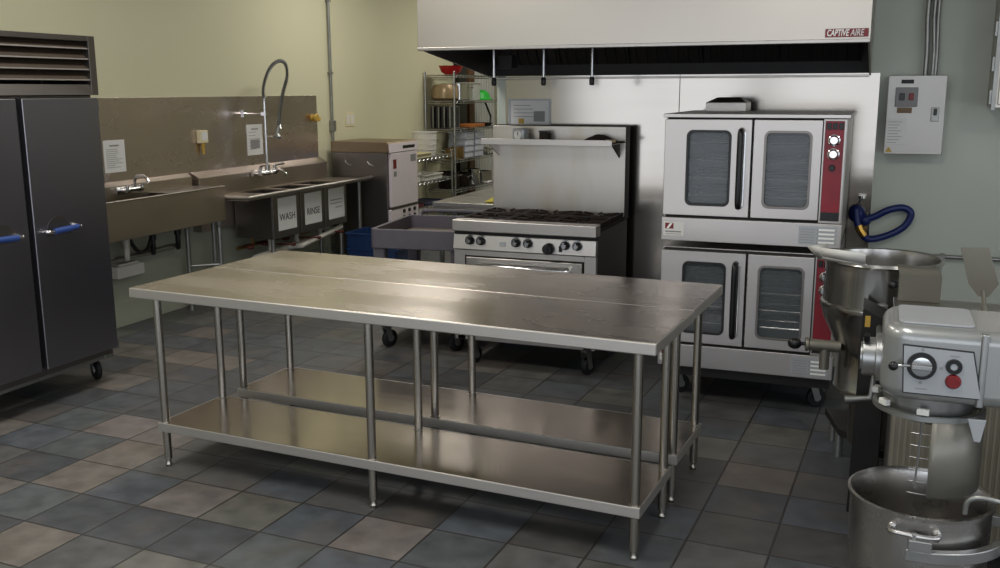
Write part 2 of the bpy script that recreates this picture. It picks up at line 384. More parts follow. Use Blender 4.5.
# ================================================================ prep tables
TH = -.0586; TX, TY = -3.1095, 3.3767
def tw(u, v): return (TX+math.cos(TH)*u-math.sin(TH)*v, TY+math.sin(TH)*u+math.cos(TH)*v, 0)
TL, TD, TZ, SZ = 2.438, .568, .869, .22
LEGS = [(u, v) for v in (.085, TD-.085) for u in (.08, TL/2-.01, TL-.086)]
def caster(parent, x, y, r=.05, ang=0, z_top=None, plate=True):
    """swivel caster as one part with a wheel sub-part, wheel on the floor of the thing"""
    c = math.cos(ang); s = math.sin(ang); zt = z_top or 2*r+.05
    def q(a, b, z): return (x+c*a-s*b, y+s*a+c*b, z)
    mb = MB()
    mb.cyl(q(0,0,zt-.03), q(0,0,zt), .018, 14)
    if plate: mb.box(x-.04,x+.04,y-.04,y+.04,zt-.008,zt)
    for d in (-.022,.022):
        mb.hexa([q(-.018,d-.002,r-.012),q(.018,d-.002,r-.012),q(.018,d+.002,r-.012),q(-.018,d+.002,r-.012),
                 q(-.05,d-.002,zt-.025),q(-.005,d-.002,zt-.025),q(-.005,d+.002,zt-.025),q(-.05,d+.002,zt-.025)])
    mb.hexa([q(-.05,-.024,zt-.033),q(.0,-.024,zt-.033),q(.0,.024,zt-.033),q(-.05,.024,zt-.033),q(-.05,-.024,zt-.025),q(.0,-.024,zt-.025),q(.0,.024,zt-.025),q(-.05,.024,zt-.025)])
    f = mb.build('caster', GALV, parent)
    w = MB(); A = Vector(q(0,-.016,r)); B = Vector(q(0,.016,r))
    w.tube([A, A.lerp(B,.15), A.lerp(B,.85), B], r, 24, [r*.88, r, r, r*.88]); w.build('wheel', RUBBER, f)
    h = MB(); h.cyl(q(0,-.021,r), q(0,.021,r), r*.38, 16); h.build('wheel_hub', GALV, f)
    return f
def prep_table():
    t = thing('prep_table', 'long stainless steel prep table nearest the camera, with undershelf on six legs', 'table', tw(0,0), TH)
    MB().box(.004,TL-.004,.004,TD-.004,TZ-.012,TZ).build('tabletop', ST_TOP, t, .002, 2)
    for q in ((0,TL,-.001,.010),(0,TL,TD-.010,TD+.001)): MB().box(q[0],q[1],q[2],q[3],TZ-.046,TZ-.0015).build('rolled_edge', ST_EDGE, t, .005, 4)
    for q in ((0,.010),(TL-.010,TL)): MB().box(q[0],q[1],.010,TD-.010,TZ-.046,TZ-.0015).build('rolled_edge', ST_EDGE, t, .005, 4)
    b = MB()
    for u in (.3, TL-.3): b.box(u-.04,u+.04,.03,TD-.03,TZ-.04,TZ-.012)
    b.box(.1,TL-.1,TD/2-.05,TD/2+.05,TZ-.045,TZ-.012); b.build('stiffener', ST_X, t, .003)
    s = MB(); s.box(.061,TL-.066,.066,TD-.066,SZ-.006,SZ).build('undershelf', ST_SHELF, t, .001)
    for q in ((.055,TL-.06,.058,.066),(.055,TL-.06,TD-.066,TD-.058),(.055,.061,.066,TD-.066),(TL-.066,TL-.06,.066,TD-.066)): MB().box(*q,SZ-.042,SZ+.0005).build('shelf_edge', ST_EDGE, t, .003, 3)
    for u, v in LEGS:
        l = MB(); l.cyl((u,v,.045),(u,v,TZ-.012),.0185,20); g = l.build('leg', ST_TUBE, t)
        c = MB(); c.cyl((u,v,SZ-.042),(u,v,SZ+.002),.024,20); c.build('shelf_collar', ST_X, g, .002)
        k = MB(); k.lathe([(0,.047),(.017,.047),(.0175,.038),(.012,.035),(.012,.02),(.016,.012),(.014,.001),(0,0)],(u,v,0),18); k.build('foot', ST_TUBE, g)
    return t
T1 = prep_table()
T2 = copy_tree(T1); x, y, z = tw(-.007, TD+.0022); T2.location = (x,y,0)
T2['label'] = 'second long stainless steel prep table, pushed against the back of the near one'
for t in (T1,T2): t['group'] = 'stainless prep tables'

# ================================================================ reach-in refrigerator
FX = -4.21
t = thing('reach_in_refrigerator', 'tall two door steel reach-in refrigerator on casters with blue sleeved handles', 'refrigerator', (-4.65,3.872,0))
def fb(mb, x0,x1,y0,y1,z0,z1): return mb.box(x0+4.65,x1+4.65,y0-3.86,y1-3.86,z0,z1)
fb(MB(), -5.0,-4.275,3.27,4.455,.17,1.715).build('body', ST_DARK, t, .004)
mb = MB(); fb(mb,-5.0,-4.60,3.27,4.445,1.715,2.05); mb.build('compressor_housing', ST_DARK, t, .003)
mb = MB(); fb(mb,-4.60,-4.235,4.425,4.475,1.715,2.045); fb(mb,-4.60,-4.235,3.27,3.31,1.715,2.045); fb(mb,-4.60,-4.235,3.31,4.425,2.015,2.045)
mb.hexa([(.05,-.55,1.716),(.415,-.55,1.716),(.415,.565,1.716),(.05,.565,1.716),(.05,-.55,1.775),(.395,-.55,1.775),(.395,.565,1.775),(.05,.545,1.775)])
g = mb.build('grille_frame', ST_DARK, t, .002)
fb(MB(), -4.60,-4.595,3.31,4.405,1.77,2.03).build('grille_back', INTERIOR, t)
for k in range(4):
    z = 1.80+k*.058
    sl = MB().hexa([(.385,-.55,z),(.402,-.55,z),(.402,.565,z),(.385,.565,z),(.345,-.55,z+.05),(.353,-.55,z+.054),(.353,.565,z+.054),(.345,.565,z+.05)]).build('louver_slat', SLAT, t, .002)
    MB().box(.384,.406,-.55,.565,z-.003,z+.004).build('slat_lip', ST_EDGE, sl)
for y0, y1, hy, d in ((3.275,3.862,3.80,-1),(3.900,4.44,3.955,1)):
    dd = MB(); fb(dd,-4.27,FX,y0,y1,.222,1.70); o = dd.build('door', ST_FRIDGE, t, .006)
    fb(MB(),-4.277,-4.268,y0+.01,y1-.01,.23,1.69).build('gasket', BLACK, o)
    x = FX+4.65; y = hy-3.86
    r = MB(); r.prism(arc((y+d*.11,.985),.07,20,160,10)and[(p[0],p[2]) for p in arc((y+d*.11,.975),.085,10,170,12)]+[(y+d*.11-.09,.955),(y+d*.11+.09,.955)], 'yz', x-.001, x+.0015); r.build('handle_recess', ST_DARK, o)
    e = y+d*.245
    h = MB(); h.tube(spline([(x,y,.985),(x+.032,y+d*.01,.985),(x+.036,y+d*.06,.983),(x+.036,y+d*.2,.99),(x+.034,e-d*.01,.992),(x,e,.99)],5),.011,12); hh = h.build('handle', CHROME, o)
    s = MB(); s.tube([(x+.036,y+d*.045,.984),(x+.036,y+d*.12,.986),(x+.036,y+d*.215,.991)],.0165,14,[.017,.018,.015]); s.build('handle_sleeve', BLUE, hh)
mb = MB(); fb(mb,-4.275,-4.245,3.864,3.898,.24,1.70); mb.build('center_mullion', BLACK, t)
for z in (.235,1.66):
    mb = MB(); fb(mb,-4.30,-4.225,4.441,4.462,z-.03,z+.03); mb.build('hinge', GALV, t, .003)
mb = MB(); fb(mb,-4.98,-4.29,3.29,4.43,.145,.17); mb.build('chassis', GALV, t, .003)
mb = MB(); fb(mb,-4.34,-4.28,4.40,4.47,.15,.235); mb.build('corner_bracket', GALV, t, .003)
for x in (-4.39,-4.90):
    for y in (3.36,4.43): caster(t, x+4.65, y-3.86, .062, R(-25), .148)

# ================================================================ left wall steel splash panels, pipes, papers
def lw(mb, y0, y1, z0, z1, x0=XL+.0012, x1=XL+.006): return mb.box(x0,x1,y0,y1,z0,z1)
for y0, y1, lab in ((4.2,7.232,'long stainless splash panel on the yellow wall behind the hand sink'),(7.236,8.42,'shorter stainless splash panel on the wall behind the rinse faucet')):
    o = lw(MB(), y0, y1, .95, 1.69).build('splash_panel', ST_SPL, None, .001); tag(o, lab, 'wall panel', 'stainless splash panels')
def notice(name, label, cx, cz, w, h, wall='left', x=XL+.0068, lines=10, head=True, cat='sign', blocks=()):
    """sheet of paper on a wall, print as fine bars"""
    t = thing(name, label, cat, (x,cx,cz) if wall == 'left' else (cx,x,cz), R(90) if wall == 'left' else 0)
    # local: u right, -y out of the wall, z up
    MB().box(-w/2,w/2,-.0012,0,-h/2,h/2).build('sheet', PAPER, t)
    rr = random.Random(label); p = MB(); zz = h/2-.035
    if head: p.box(-w*.22,w*.22,-.0018,-.0012,zz-.012,zz); zz -= .03
    for k in range(lines):
        if zz < -h/2+.02: break
        p.box(-w*.4,-w*.4+w*.8*rr.uniform(.5,1),-.0018,-.0012,zz-.004,zz); zz -= (h-.09)/max(lines,1)
    for a,b,c,d in blocks: p.box(a,b,-.002,-.0012,c,d)
    p.build('print', GREYINK, t); return t
notice('paper_sign', 'white printed notice on the steel panel above the hand sink faucet', 5.63, 1.27, .215, .235)
notice('paper_sign', 'white notice taped behind the spring hose of the rinse faucet', 7.364, 1.308, .235, .27, lines=6, blocks=((-.07,.07,-.08,0),))
t = thing('soap_dispenser', 'small ivory soap dispenser on the steel panel with amber nozzle below', 'soap dispenser', (XL+.0065,6.61,1.365))
MB().box(0,.045,-.05,.05,-.05,.055).build('dispenser_body', IVORY, t, .008, 3)
MB().box(.045,.0462,-.036,.036,-.025,.04).build('dispenser_label', PAPER, t)
mb = MB(); mb.tube([(.024,0,-.048),(.024,0,-.08),(.028,0,-.14)],.014,12,[.018,.014,.01]); mb.build('nozzle', YELLOW, t)
t = thing('wall_hook', 'yellow round knob hook at the right edge of the splash panel', 'hook', (XL+.0062,8.33,1.475))
mb = MB(); mb.lathe([(0,0),(.035,0),(.035,.006),(.014,.01),(.014,.025),(.036,.035),(.042,.048),(.032,.06),(0,.064)],(0,0,0),20,'x'); mb.build('knob', YELLOW, t)
mb = MB(); mb.tube(spline([(.04,.02,-.02),(.05,.055,-.025),(.045,.07,0)],5),.009,10); mb.build('hook_arm', YELLOW, t)
t = thing('wall_conduit', 'grey vertical conduit pipe on the yellow wall with junction fitting', 'pipe', (XL,8.68,0))
MB().cyl((.022,0,.2),(.022,0,ZC),.014,14).build('pipe', GALV, t)
MB().box(0,.05,-.03,.03,1.33,1.44).build('junction_fitting', GALV, t, .005)
for z in (1.9,2.6): MB().box(0,.04,-.025,.025,z,z+.02).build('pipe_strap', GALV, t)
t = thing('outlet_plate', 'pale outlet cover plate on the wall above the dish machine', 'outlet', (XL,9.07,1.44))
MB().box(0,.006,-.095,.095,-.075,.075).build('cover_plate', IVORY, t, .003)
for d in (-.045,.045): MB().box(.006,.009,d-.03,d+.03,-.05,.05).build('socket', WHITEPL, t, .003)

# ================================================================ hand sink (trough) on the left wall
HX = -4.865
t = thing('hand_sink', 'deep fronted steel hand sink on the left wall beside the refrigerator', 'sink', (XL+.008,5.6,0))
X0 = XL+.008
def hb(mb, x0,x1,y0,y1,z0,z1): return mb.box(x0-X0,x1-X0,y0-5.6,y1-5.6,z0,z1)
mb = MB(); hb(mb,HX-.012,HX,4.75,6.43,.715,.985); hb(mb,X0+.05,HX-.012,4.75,4.762,.715,.985); hb(mb,X0+.05,HX-.012,6.418,6.43,.715,.985); mb.build('apron', ST_SINK, t, .004)
mb = MB(); hb(mb,X0+.05,HX-.012,4.762,6.418,.78,.79); mb.build('basin_floor', ST_SINK, t)
mb = MB(); hb(mb,HX-.035,HX+.004,4.745,6.435,.983,.993); hb(mb,X0+.045,HX-.035,5.9,6.435,.975,.985); mb.build('rim', ST_X, t, .003)
mb = MB(); hb(mb,X0,X0+.055,4.745,6.40,.72,1.06); mb.hexa([(0,-.855,1.06),(.055,-.855,1.06),(.055,.8,1.06),(0,.8,1.06),(0,-.855,1.085),(.02,-.855,1.085),(.02,.8,1.085),(0,.8,1.085)]); mb.build('backsplash', ST_SINK, t, .002)
f = MB(); f.box(.055,.075,-.055,.215,1.0,1.05); f.cyl((.075,.0,1.025),(.12,.0,1.025),.02,14).cyl((.075,.16,1.025),(.12,.16,1.025),.02,14).tube([(.12,.0,1.03),(.125,.08,1.03),(.12,.16,1.03)],.016,12); fo = f.build('faucet', CHROME, t, .003)
f = MB(); f.tube(spline([(.12,.08,1.03),(.125,.08,1.10),(.16,.08,1.13),(.22,.08,1.12),(.25,.08,1.085)],5),.011,12); f.build('spout', CHROME, fo)
for d in (0,.16):
    f = MB(); f.cyl((.12,d,1.03),(.12,d,1.06),.012,12).box(.11,.17,d-.008,d+.008,1.058,1.068); f.build('faucet_handle', CHROME, fo, .003)
for y, zz in ((6.33,.12),): pass
for x, y, lab in ((-5.09,6.22,0),(-4.91,6.39,1),(-5.09,4.9,0),(-4.91,4.9,1)):
    l = MB(); l.cyl((x-X0,y-5.6,.02),(x-X0,y-5.6,.72),.019,16); o = l.build('leg', GALV, t)
    l = MB(); l.lathe([(.019,.66),(.032,.70),(.032,.718)],(x-X0,y-5.6,0),16).cyl((x-X0,y-5.6,0),(x-X0,y-5.6,.03),.024,14); o2 = l.build('leg_socket', GALV, o)
mb = MB(); mb.cyl((-5.09-X0,.62,.30),(-4.91-X0,.79,.30),.012,10).cyl((-5.09-X0,.62,.36),(-4.91-X0,.79,.36),.012,10); mb.build('cross_brace', GALV, t)
p = MB(); p.tube([(.12,-.25,.53),(.12,.5,.55)],.02,12); p.build('waste_pipe', GALV, t)
for y in (-.1,.18,.46):
    p = MB(); p.cyl((.16,y,.785),(.16,y,.64),.026,14).tube(spline([(.16,y,.64),(.16,y,.57),(.14,y+.02,.535),(.12,y+.04,.55)],5),.02,10); p.build('drain_trap', PVC if y < .1 else BLACK, t)
p = MB(); p.tube(spline([(.14,-.06,.7),(.15,.02,.58),(.15,.12,.57),(.15,.18,.66)],6),.016,10); p.build('drain_hose', BLACK, t)
t = thing('grease_trap', 'white plastic condensate pump box below the hand sink drains', 'pump', (XL,5.60,.385))
MB().box(0,.11,-.14,.14,0,.09).build('pump_body', WHITEPL, t, .012, 3)
MB().box(.02,.09,-.10,.10,.09,.105).build('pump_lid', PVC, t, .004)
for d in (-.1,.1): MB().cyl((.03,d,.1),(.03,d,.15),.012,10).build('pump_pipe', PVC, t)

# ================================================================ three compartment sink
t = thing('compartment_sink', 'three compartment steel sink with drainboards and papers on its front', 'sink', (X0,7.4,0))
CX = -4.665
def cb(mb, x0,x1,y0,y1,z0,z1): return mb.box(x0-X0,x1-X0,y0-7.4,y1-7.4,z0,z1)
def cbs(*a): return cb(MB(),*a)
BOW = [(6.885,7.295),(7.31,7.70),(7.715,8.105)]
# deck with three openings
mb = MB(); cb(mb,-5.13,CX,6.45,6.905,.872,.884); cb(mb,-5.13,CX,8.085,8.50,.872,.884); cb(mb,-5.13,-5.09,6.905,8.085,.872,.884); cb(mb,-4.765,CX,6.905,8.085,.872,.884)
cb(mb,-5.09,-4.765,7.275,7.33,.872,.884); cb(mb,-5.09,-4.765,7.68,7.735,.872,.884); mb.build('deck', ST_SINK, t)
mb = MB(); mb.tube([(-5.12-X0,-.94,.893),(CX-.03-X0,-.945,.893),(CX-.008-X0,-.938,.893),(CX-X0,-.91,.893),(CX-X0,.15,.893),(CX-X0,1.10,.893)],.018,14); mb.build('rolled_rim', ST_X, t)
for a, b in BOW:
    mb = MB(); cb(mb,-4.742,-4.73,a,b,.495,.872); cb(mb,-5.12,-5.108,a,b,.495,.872); cb(mb,-5.108,-4.742,a,a+.012,.495,.872); cb(mb,-5.108,-4.742,b-.012,b,.495,.872); cb(mb,-5.108,-4.742,a+.012,b-.012,.495,.507)
    o = mb.build('bowl', ST_DARK, t, .004)
    y = (a+b)/2-7.4; p = MB(); p.cyl((.3,y,.495),(.3,y,.47),.045,16).cyl((.3,y,.47),(.3,y,.36),.022,12); p.build('drain', PVC, o)
    p = MB(); p.cyl((.3,y,.42),(.52,y,.43),.008,8).cyl((.52,y,.43),(.55,y,.43),.014,10); p.build('drain_lever', VALVERED, o)
mb = MB(); cb(mb,X0,-5.125,6.45,8.43,.60,1.04); mb.hexa([(0,-.95,1.04),(.087,-.95,1.04),(.087,1.03,1.04),(0,1.03,1.04),(0,-.95,1.085),(.012,-.95,1.085),(.012,1.03,1.085),(0,1.03,1.085)]); mb.build('backsplash', ST_SINK, t, .003)
for x, y, zt in ((-4.775,6.93,.496),(-4.775,8.06,.496),(-5.05,6.50,.87),(-5.05,8.14,.87),(-4.78,8.44,.87)):
    o = MB().cyl((x-X0,y-7.4,.02),(x-X0,y-7.4,zt),.019,16).build('leg', GALV, t)
    MB().cyl((x-X0,y-7.4,0),(x-X0,y-7.4,.03),.026,14).build('foot', GALV, o)
mb = MB(); mb.tube([(.3,-.55,.33),(.3,.35,.37),(.3,.75,.39)],.028,14); mb.tube([(.30,-.05,.36),(.43,-.02,.37),(.44,.66,.455)],.024,12); mb.build('drain_pipe', PVC, t)
mb = MB(); mb.tube([(.18,-.62,.42),(.18,.5,.42)],.018,12).cyl((.18,-.4,.42),(.18,-.4,.6),.015,10).cyl((.18,.1,.42),(.18,.1,.6),.015,10); mb.build('supply_pipe', COPPER, t)
for y in (-.52,-.3,.02): MB().ball((.24,y,.42),.035,(1,1,.6)).cyl((.18,y,.42),(.24,y,.42),.012,8).build('valve_handle', VALVERED, t)
# pre-rinse faucet on the backsplash
t = thing('rinse_faucet', 'chrome pre-rinse faucet with tall spring hose over the compartment sink', 'faucet', (-5.115,7.25,1.0))
mb = MB(); mb.box(0,.03,-.11,.11,.0,.05).cyl((.03,-.10,.025),(.10,-.10,.025),.022,14).cyl((.03,.10,.025),(.10,.10,.025),.022,14).tube([(.10,-.12,.03),(.10,.12,.03)],.024,14).cyl((.10,0,.03),(.10,0,.10),.022,14); mb.build('valve_body', CHROME, t, .003)
for d in (-.11,.11):
    mb = MB(); mb.cyl((.10,d,.03),(.10,d,.085),.014,12).tube([(.10,d,.085),(.13,d*1.15,.095),(.18,d*1.3,.10)],.009,10); mb.build('lever_handle', CHROME, t)
mb = MB(); mb.tube(spline([(.10,0,.04),(.16,0,.03),(.23,0,.06),(.28,0,.03),(.29,0,.0)],5),.012,10); mb.build('swing_spout', CHROME, t)
MB().cyl((.10,0,.08),(.10,0,.68),.012,14).build('riser_pipe', CHROME, t)
mb = MB(); mb.tube([(-.09,-.02,.54),(.0,-.015,.54),(.10,0,.54)],.008,10).box(-.097,-.086,-.05,.01,.51,.57).box(.075,.125,-.025,.025,.525,.555); mb.build('wall_bracket', CHROME, t)
HP = spline([(.10,0,.64),(.098,-.004,.74),(.11,.03,.85),(.12,.11,.95),(.13,.22,.995),(.13,.31,.965),(.13,.325,.86),(.13,.25,.72),(.15,.16,.57),(.18,.09,.45),(.185,.07,.42)],9)
mb = MB(); mb.tube(HP,.0105,10); ho = mb.build('spray_hose', BLACK, t)
def coil(path, r, wr, turns):
    P = [Vector(p) for p in path]; L = [0]
    for a,b in zip(P,P[1:]): L.append(L[-1]+(b-a).length)
    n = turns*8; out = []; u = Vector((1,0,0)); i = 0
    for k in range(n+1):
        d = L[-1]*k/n
        while i < len(P)-2 and L[i+1] < d: i += 1
        f = (d-L[i])/max(1e-6,L[i+1]-L[i]); c = P[i].lerp(P[i+1],f); tt = (P[i+1]-P[i]).normalized()
        u = (u-tt*u.dot(tt)).normalized(); w = tt.cross(u); a = 2*PI*k/8
        out.append(c+u*(r*math.cos(a))+w*(r*math.sin(a)))
    return out
MB().tube(coil(HP,.0145,.003,75),.0036,5).build('hose_spring', GALV, ho)
mb = MB(); mb.tube([(.185,.07,.43),(.185,.055,.40),(.185,.045,.36)],.018,12,[.013,.018,.02]).lathe([(.0,-.02),(.03,-.02),(.036,0),(.024,.02),(.012,.03)],(.185,.045,.345),18); so = mb.build('spray_head', GALV, t)
mb = MB(); mb.tube([(.195,.08,.44),(.215,.06,.41),(.21,.05,.37)],.006,8); mb.build('spray_lever', CHROME, so)
mb = MB(); mb.tube([(.10,0,.345),(.13,.02,.345),(.165,.04,.345)],.006,8); mb.build('spray_hook', CHROME, t)
# papers on the bowls
for (a,b), w, lab in zip(BOW, ('WASH','RINSE',''), ('white paper reading WASH on the first sink compartment','white paper reading RINSE on the middle sink compartment','glossy sleeved white paper on the last sink compartment, nearest the dish machine')):
    t = thing('paper_sign', lab, 'sign', (-4.7285,(a+b)/2+.005,.695), R(90), 'papers on the sink compartments')
    MB().box(-.14,.14,-.0012,0,-.135,.145).build('sheet', PAPER, t)
    if w: text('lettering', w, .085, INK, t, (0,-.002,-.025), (R(90),0,0), sx=.98)
    else:
        MB().box(-.11,.11,-.0018,-.0012,.03,.045).box(-.11,.10,-.0018,-.0012,.0,.012).box(-.02,.10,-.0018,-.0012,-.04,-.028).build('print', GREYINK, t)
        MB().box(-.145,.145,-.003,-.002,-.14,.15).build('plastic_sleeve', mat('clear sleeve','FFFFFF',.08,alpha=.18,coat=.5), t)

# ================================================================ dish machine
t = thing('dish_machine', 'upright steel dish machine with bright reflection coloured into its door panel beside the sink drainboard', 'dishwasher', (-4.83,8.89,0))
def db(mb, x0,x1,y0,y1,z0,z1): return mb.box(x0+4.83,x1+4.83,y0-8.89,y1-8.89,z0,z1)
db(MB(),-5.16,-4.53,8.57,9.21,.10,1.13).build('body', ST_DARK, t, .006)
mb = MB(); mb.prism([(-5.16+4.83,1.13),(-4.50+4.83,1.13),(-4.505+4.83,1.215),(-4.53+4.83,1.235),(-5.16+4.83,1.235)],'xz',8.565-8.89,9.215-8.89); mb.build('top_hood', ST_TAN, t, .004)
mb = MB(); mb.prism([(.325,1.132),(.3345,1.132),(.3295,1.218),(.320,1.218)],'xz',-.322,.324); mb.build('control_strip', DOORSHEEN, t)
mb = MB(); db(mb,-4.502,-4.497,8.86,9.13,1.155,1.19); mb.build('display', BLACK, t)
db(MB(),-4.53,-4.497,8.60,9.19,.585,1.125).build('door', DOORSHEEN, t, .006)
mb = MB(); db(mb,-4.497,-4.4955,8.64,8.71,.97,1.06); mb.build('warning_sticker', DEEPRED, t)
for q in ((8.65,8.71,.89,.94),(9.03,9.15,1.02,1.09)): db(MB(),-4.497,-4.4955,*q).build('data_sticker', GREYINK, t)
mb = MB(); db(mb,-4.53,-4.50,8.60,9.19,.56,.58); mb.build('door_rail', ST_DARK, t)
mb = MB(); db(mb,-4.53,-4.502,8.575,9.205,.40,.56); mb.build('lower_panel', DOORSHEEN, t, .003)
for k in range(3):
    for z in (.46,.525): MB().cyl((.328,-.03+k*.12,z),(.342,-.03+k*.12,z),.02,14).build('control_button', BLACK, t)
for a,b,z in ((8.6,0,1.02),(0,0,0)):
    if a:
        for x in (-5.0,-4.75):
            m2 = MB(); m2.tube([(x+4.83,-.322,z+.02),(x+4.83+.03,-.327,z-.01),(x+4.83+.07,-.322,z-.02)],.006,8); m2.build('side_bracket', GALV, t)
for x in (-5.1,-4.6):
    for y in (8.64,9.14): MB().cyl((x+4.83,y-8.89,0),(x+4.83,y-8.89,.10),.025,14).build('leg', GALV, t)
mb = MB(); db(mb,-4.535,-4.515,8.6,9.18,.12,.39); mb.build('kick_panel', ST_DARK, t)

# ================================================================ grey utility cart with blue crates
CA = R(7)
t = thing('utility_cart', 'dark grey plastic utility cart with raised tray rim, left of the range', 'cart', (-2.80,5.70,0), CA)
# local: x 0..w from its left front corner
t.location = (-3.14,5.66,0); W_, D_ = .66, .80
mb = MB(); mb.frame(rrect(0,W_,0,D_,.05), rrect(.03,W_-.03,.03,D_-.03,.04), 'xy', .70, .83); mb.build('tray_rim', CARTPL, t, .006)
mb = MB(); mb.prism(rrect(.02,W_-.02,.02,D_-.02,.05),'xy',.71,.735); mb.build('upper_tray', mat('worn cart tray','7A7068',.6,var=.2,dirt='8C8072',scale=6), t)
mb = MB(); mb.frame(rrect(0,W_,0,D_,.05), rrect(.03,W_-.03,.03,D_-.03,.04), 'xy', .17, .26); mb.prism(rrect(.02,W_-.02,.02,D_-.02,.05),'xy',.18,.205); mb.build('lower_tray', CARTPL, t, .005)
for x in (.015,W_-.10):
    for y in (.015,D_-.10):
        mb = MB(); mb.hexa([(x+.01,y+.01,.2),(x+.075,y+.01,.2),(x+.075,y+.075,.2),(x+.01,y+.075,.2),(x,y,.71),(x+.085,y,.71),(x+.085,y+.085,.71),(x,y+.085,.71)]); mb.build('corner_post', CARTPL, t, .012, 3)
for x in (.09,W_-.09):
    for y in (.10,D_-.10): caster(t, x, y, .06, R(60), .17)
mb = MB(); mb.tube(spline([(.08,D_,.80),(.08,D_+.07,.84),(.15,D_+.09,.85),(W_-.15,D_+.09,.85),(W_-.08,D_+.07,.84),(W_-.08,D_,.80)],5),.016,10); mb.build('push_handle', CARTPL, t)
def crate(name, label, loc, rz, w, d, h, group=None):
    t = thing(name, label, 'crate', loc, rz, group)
    mb = MB(); mb.frame(rrect(-w/2,w/2,-d/2,d/2,.03),rrect(-w/2+.008,w/2-.008,-d/2+.008,d/2-.008,.026),'xy',0,h); mb.prism(rrect(-w/2+.004,w/2-.004,-d/2+.004,d/2-.004,.03),'xy',0,.01)
    for k in range(9):
        x = -w/2+.04+k*(w-.08)/8
        mb.box(x-.006,x+.006,-d/2-.005,-d/2+.002,.03,h-.03); mb.box(x-.006,x+.006,d/2-.002,d/2+.005,.03,h-.03)
    mb.build('crate_body', BLUECRATE, t)
    MB().frame(rrect(-w/2-.012,w/2+.012,-d/2-.012,d/2+.012,.035),rrect(-w/2+.004,w/2-.004,-d/2+.004,d/2-.004,.028),'xy',h-.02,h).build('crate_rim', BLUECRATE, t, .003)
    return t
crate('plastic_crate','blue plastic dish crate on the lower tray of the grey cart',(-2.86,6.03,.206),R(7),.40,.46,.30,'blue plastic crates')
crate('plastic_crate','blue plastic crate on the floor under the sink drainboard end, bottom of the stack',(-4.36,8.06,0),R(4),.50,.40,.29,'blue plastic crates')
crate('plastic_crate','blue plastic crate stacked on top of another beside the dish machine',(-4.36,8.06,.291),R(2),.50,.40,.14,'blue plastic crates')

# ================================================================ steel table behind the cart
t = thing('worktable', 'steel worktable against the wall end behind the cart and range', 'table', (-3.15,6.68,0))
mb = MB(); mb.box(0,.62,0,1.7,.865,.90).box(0,.62,0,.012,.84,.865); mb.build('tabletop', ST_Y, t, .004)
mb = MB(); mb.box(.03,.59,.06,1.64,.28,.30); mb.build('undershelf', ST_Y, t)
for x in (.05,.57):
    for y in (.06,1.64): MB().cyl((x,y,0),(x,y,.87),.02,14).build('leg', GALV, t)
t = thing('folded_cloth', 'yellow cloth lying on the steel table beside the range back', 'cloth', (-2.66,6.86,.90))
mb = MB(); rr = random.Random(3); N = 9
g = [[(-.1+.2*i/N+rr.uniform(-.006,.006), -.09+.18*j/N, .006+.045*max(0,math.sin(PI*i/N)*math.sin(PI*j/N))*rr.uniform(.6,1.1)) for j in range(N+1)] for i in range(N+1)]
vs = [[mb.bm.verts.new(p) for p in row] for row in g]
for i in range(N):
    for j in range(N): mb.bm.faces.new((vs[i][j],vs[i+1][j],vs[i+1][j+1],vs[i][j+1]))
mb.build('cloth', YCLOTH, t, solid=.008, sub=1)

# ================================================================ low wire shelf and tall wire shelf
def wire_rack(name, label, loc, w, d, zs, h, cat='shelf', group=None, wn=16):
    """wire rack, local x = depth 0..w, y = length 0..d"""
    t = thing(name, label, cat, loc, 0, group)
    for x in (0,w):
        for y in (0,d):
            o = MB().cyl((x,y,.02),(x,y,h),.0125,14).build('post', WIRE, t)
            MB().cyl((x,y,0),(x,y,.025),.018,12).build('foot', WIRE, o)
            MB().ball((x,y,h),.0135).build('post_cap', WIRE, o)
    for z in zs:
        s = MB()
        for zz in (z-.004,z-.032):
            s.tube([(0,0,zz),(w,0,zz)],.0045,6).tube([(0,d,zz),(w,d,zz)],.0045,6).tube([(0,0,zz),(0,d,zz)],.0045,6).tube([(w,0,zz),(w,d,zz)],.0045,6)
        n = int(d/.055)
        for k in range(1,n): s.tube([(0,d*k/n,z-.003),(w,d*k/n,z-.003)],.0025,5)
        for k in range(1,4): s.tube([(w*k/4,0,z-.009),(w*k/4,d,z-.009)],.003,5)
        m = int(d/.1)
        for k in range(m):
            y = d*k/m; s.tube([(w,y,z-.004),(w,y+d/m/2,z-.032),(w,y+d/m,z-.004)],.0022,4)
        s.build('wire_shelf', WIRE, t)
    return t
TSX, TSY = -5.195, 10.87
wire_rack('wire_shelf_unit','tall chrome wire shelving unit in the far corner holding pots and pans',(TSX,TSY,0),.385,1.45,(.15,.53,.9,1.27,1.61,1.92),1.95)
LX, LY = -5.17, 9.42
wire_rack('wire_shelf_unit','low chrome wire shelving with white tubs and trays beside the dish machine',(LX,LY,0),.34,1.40,(.15,.42,.71,.98),1.02)
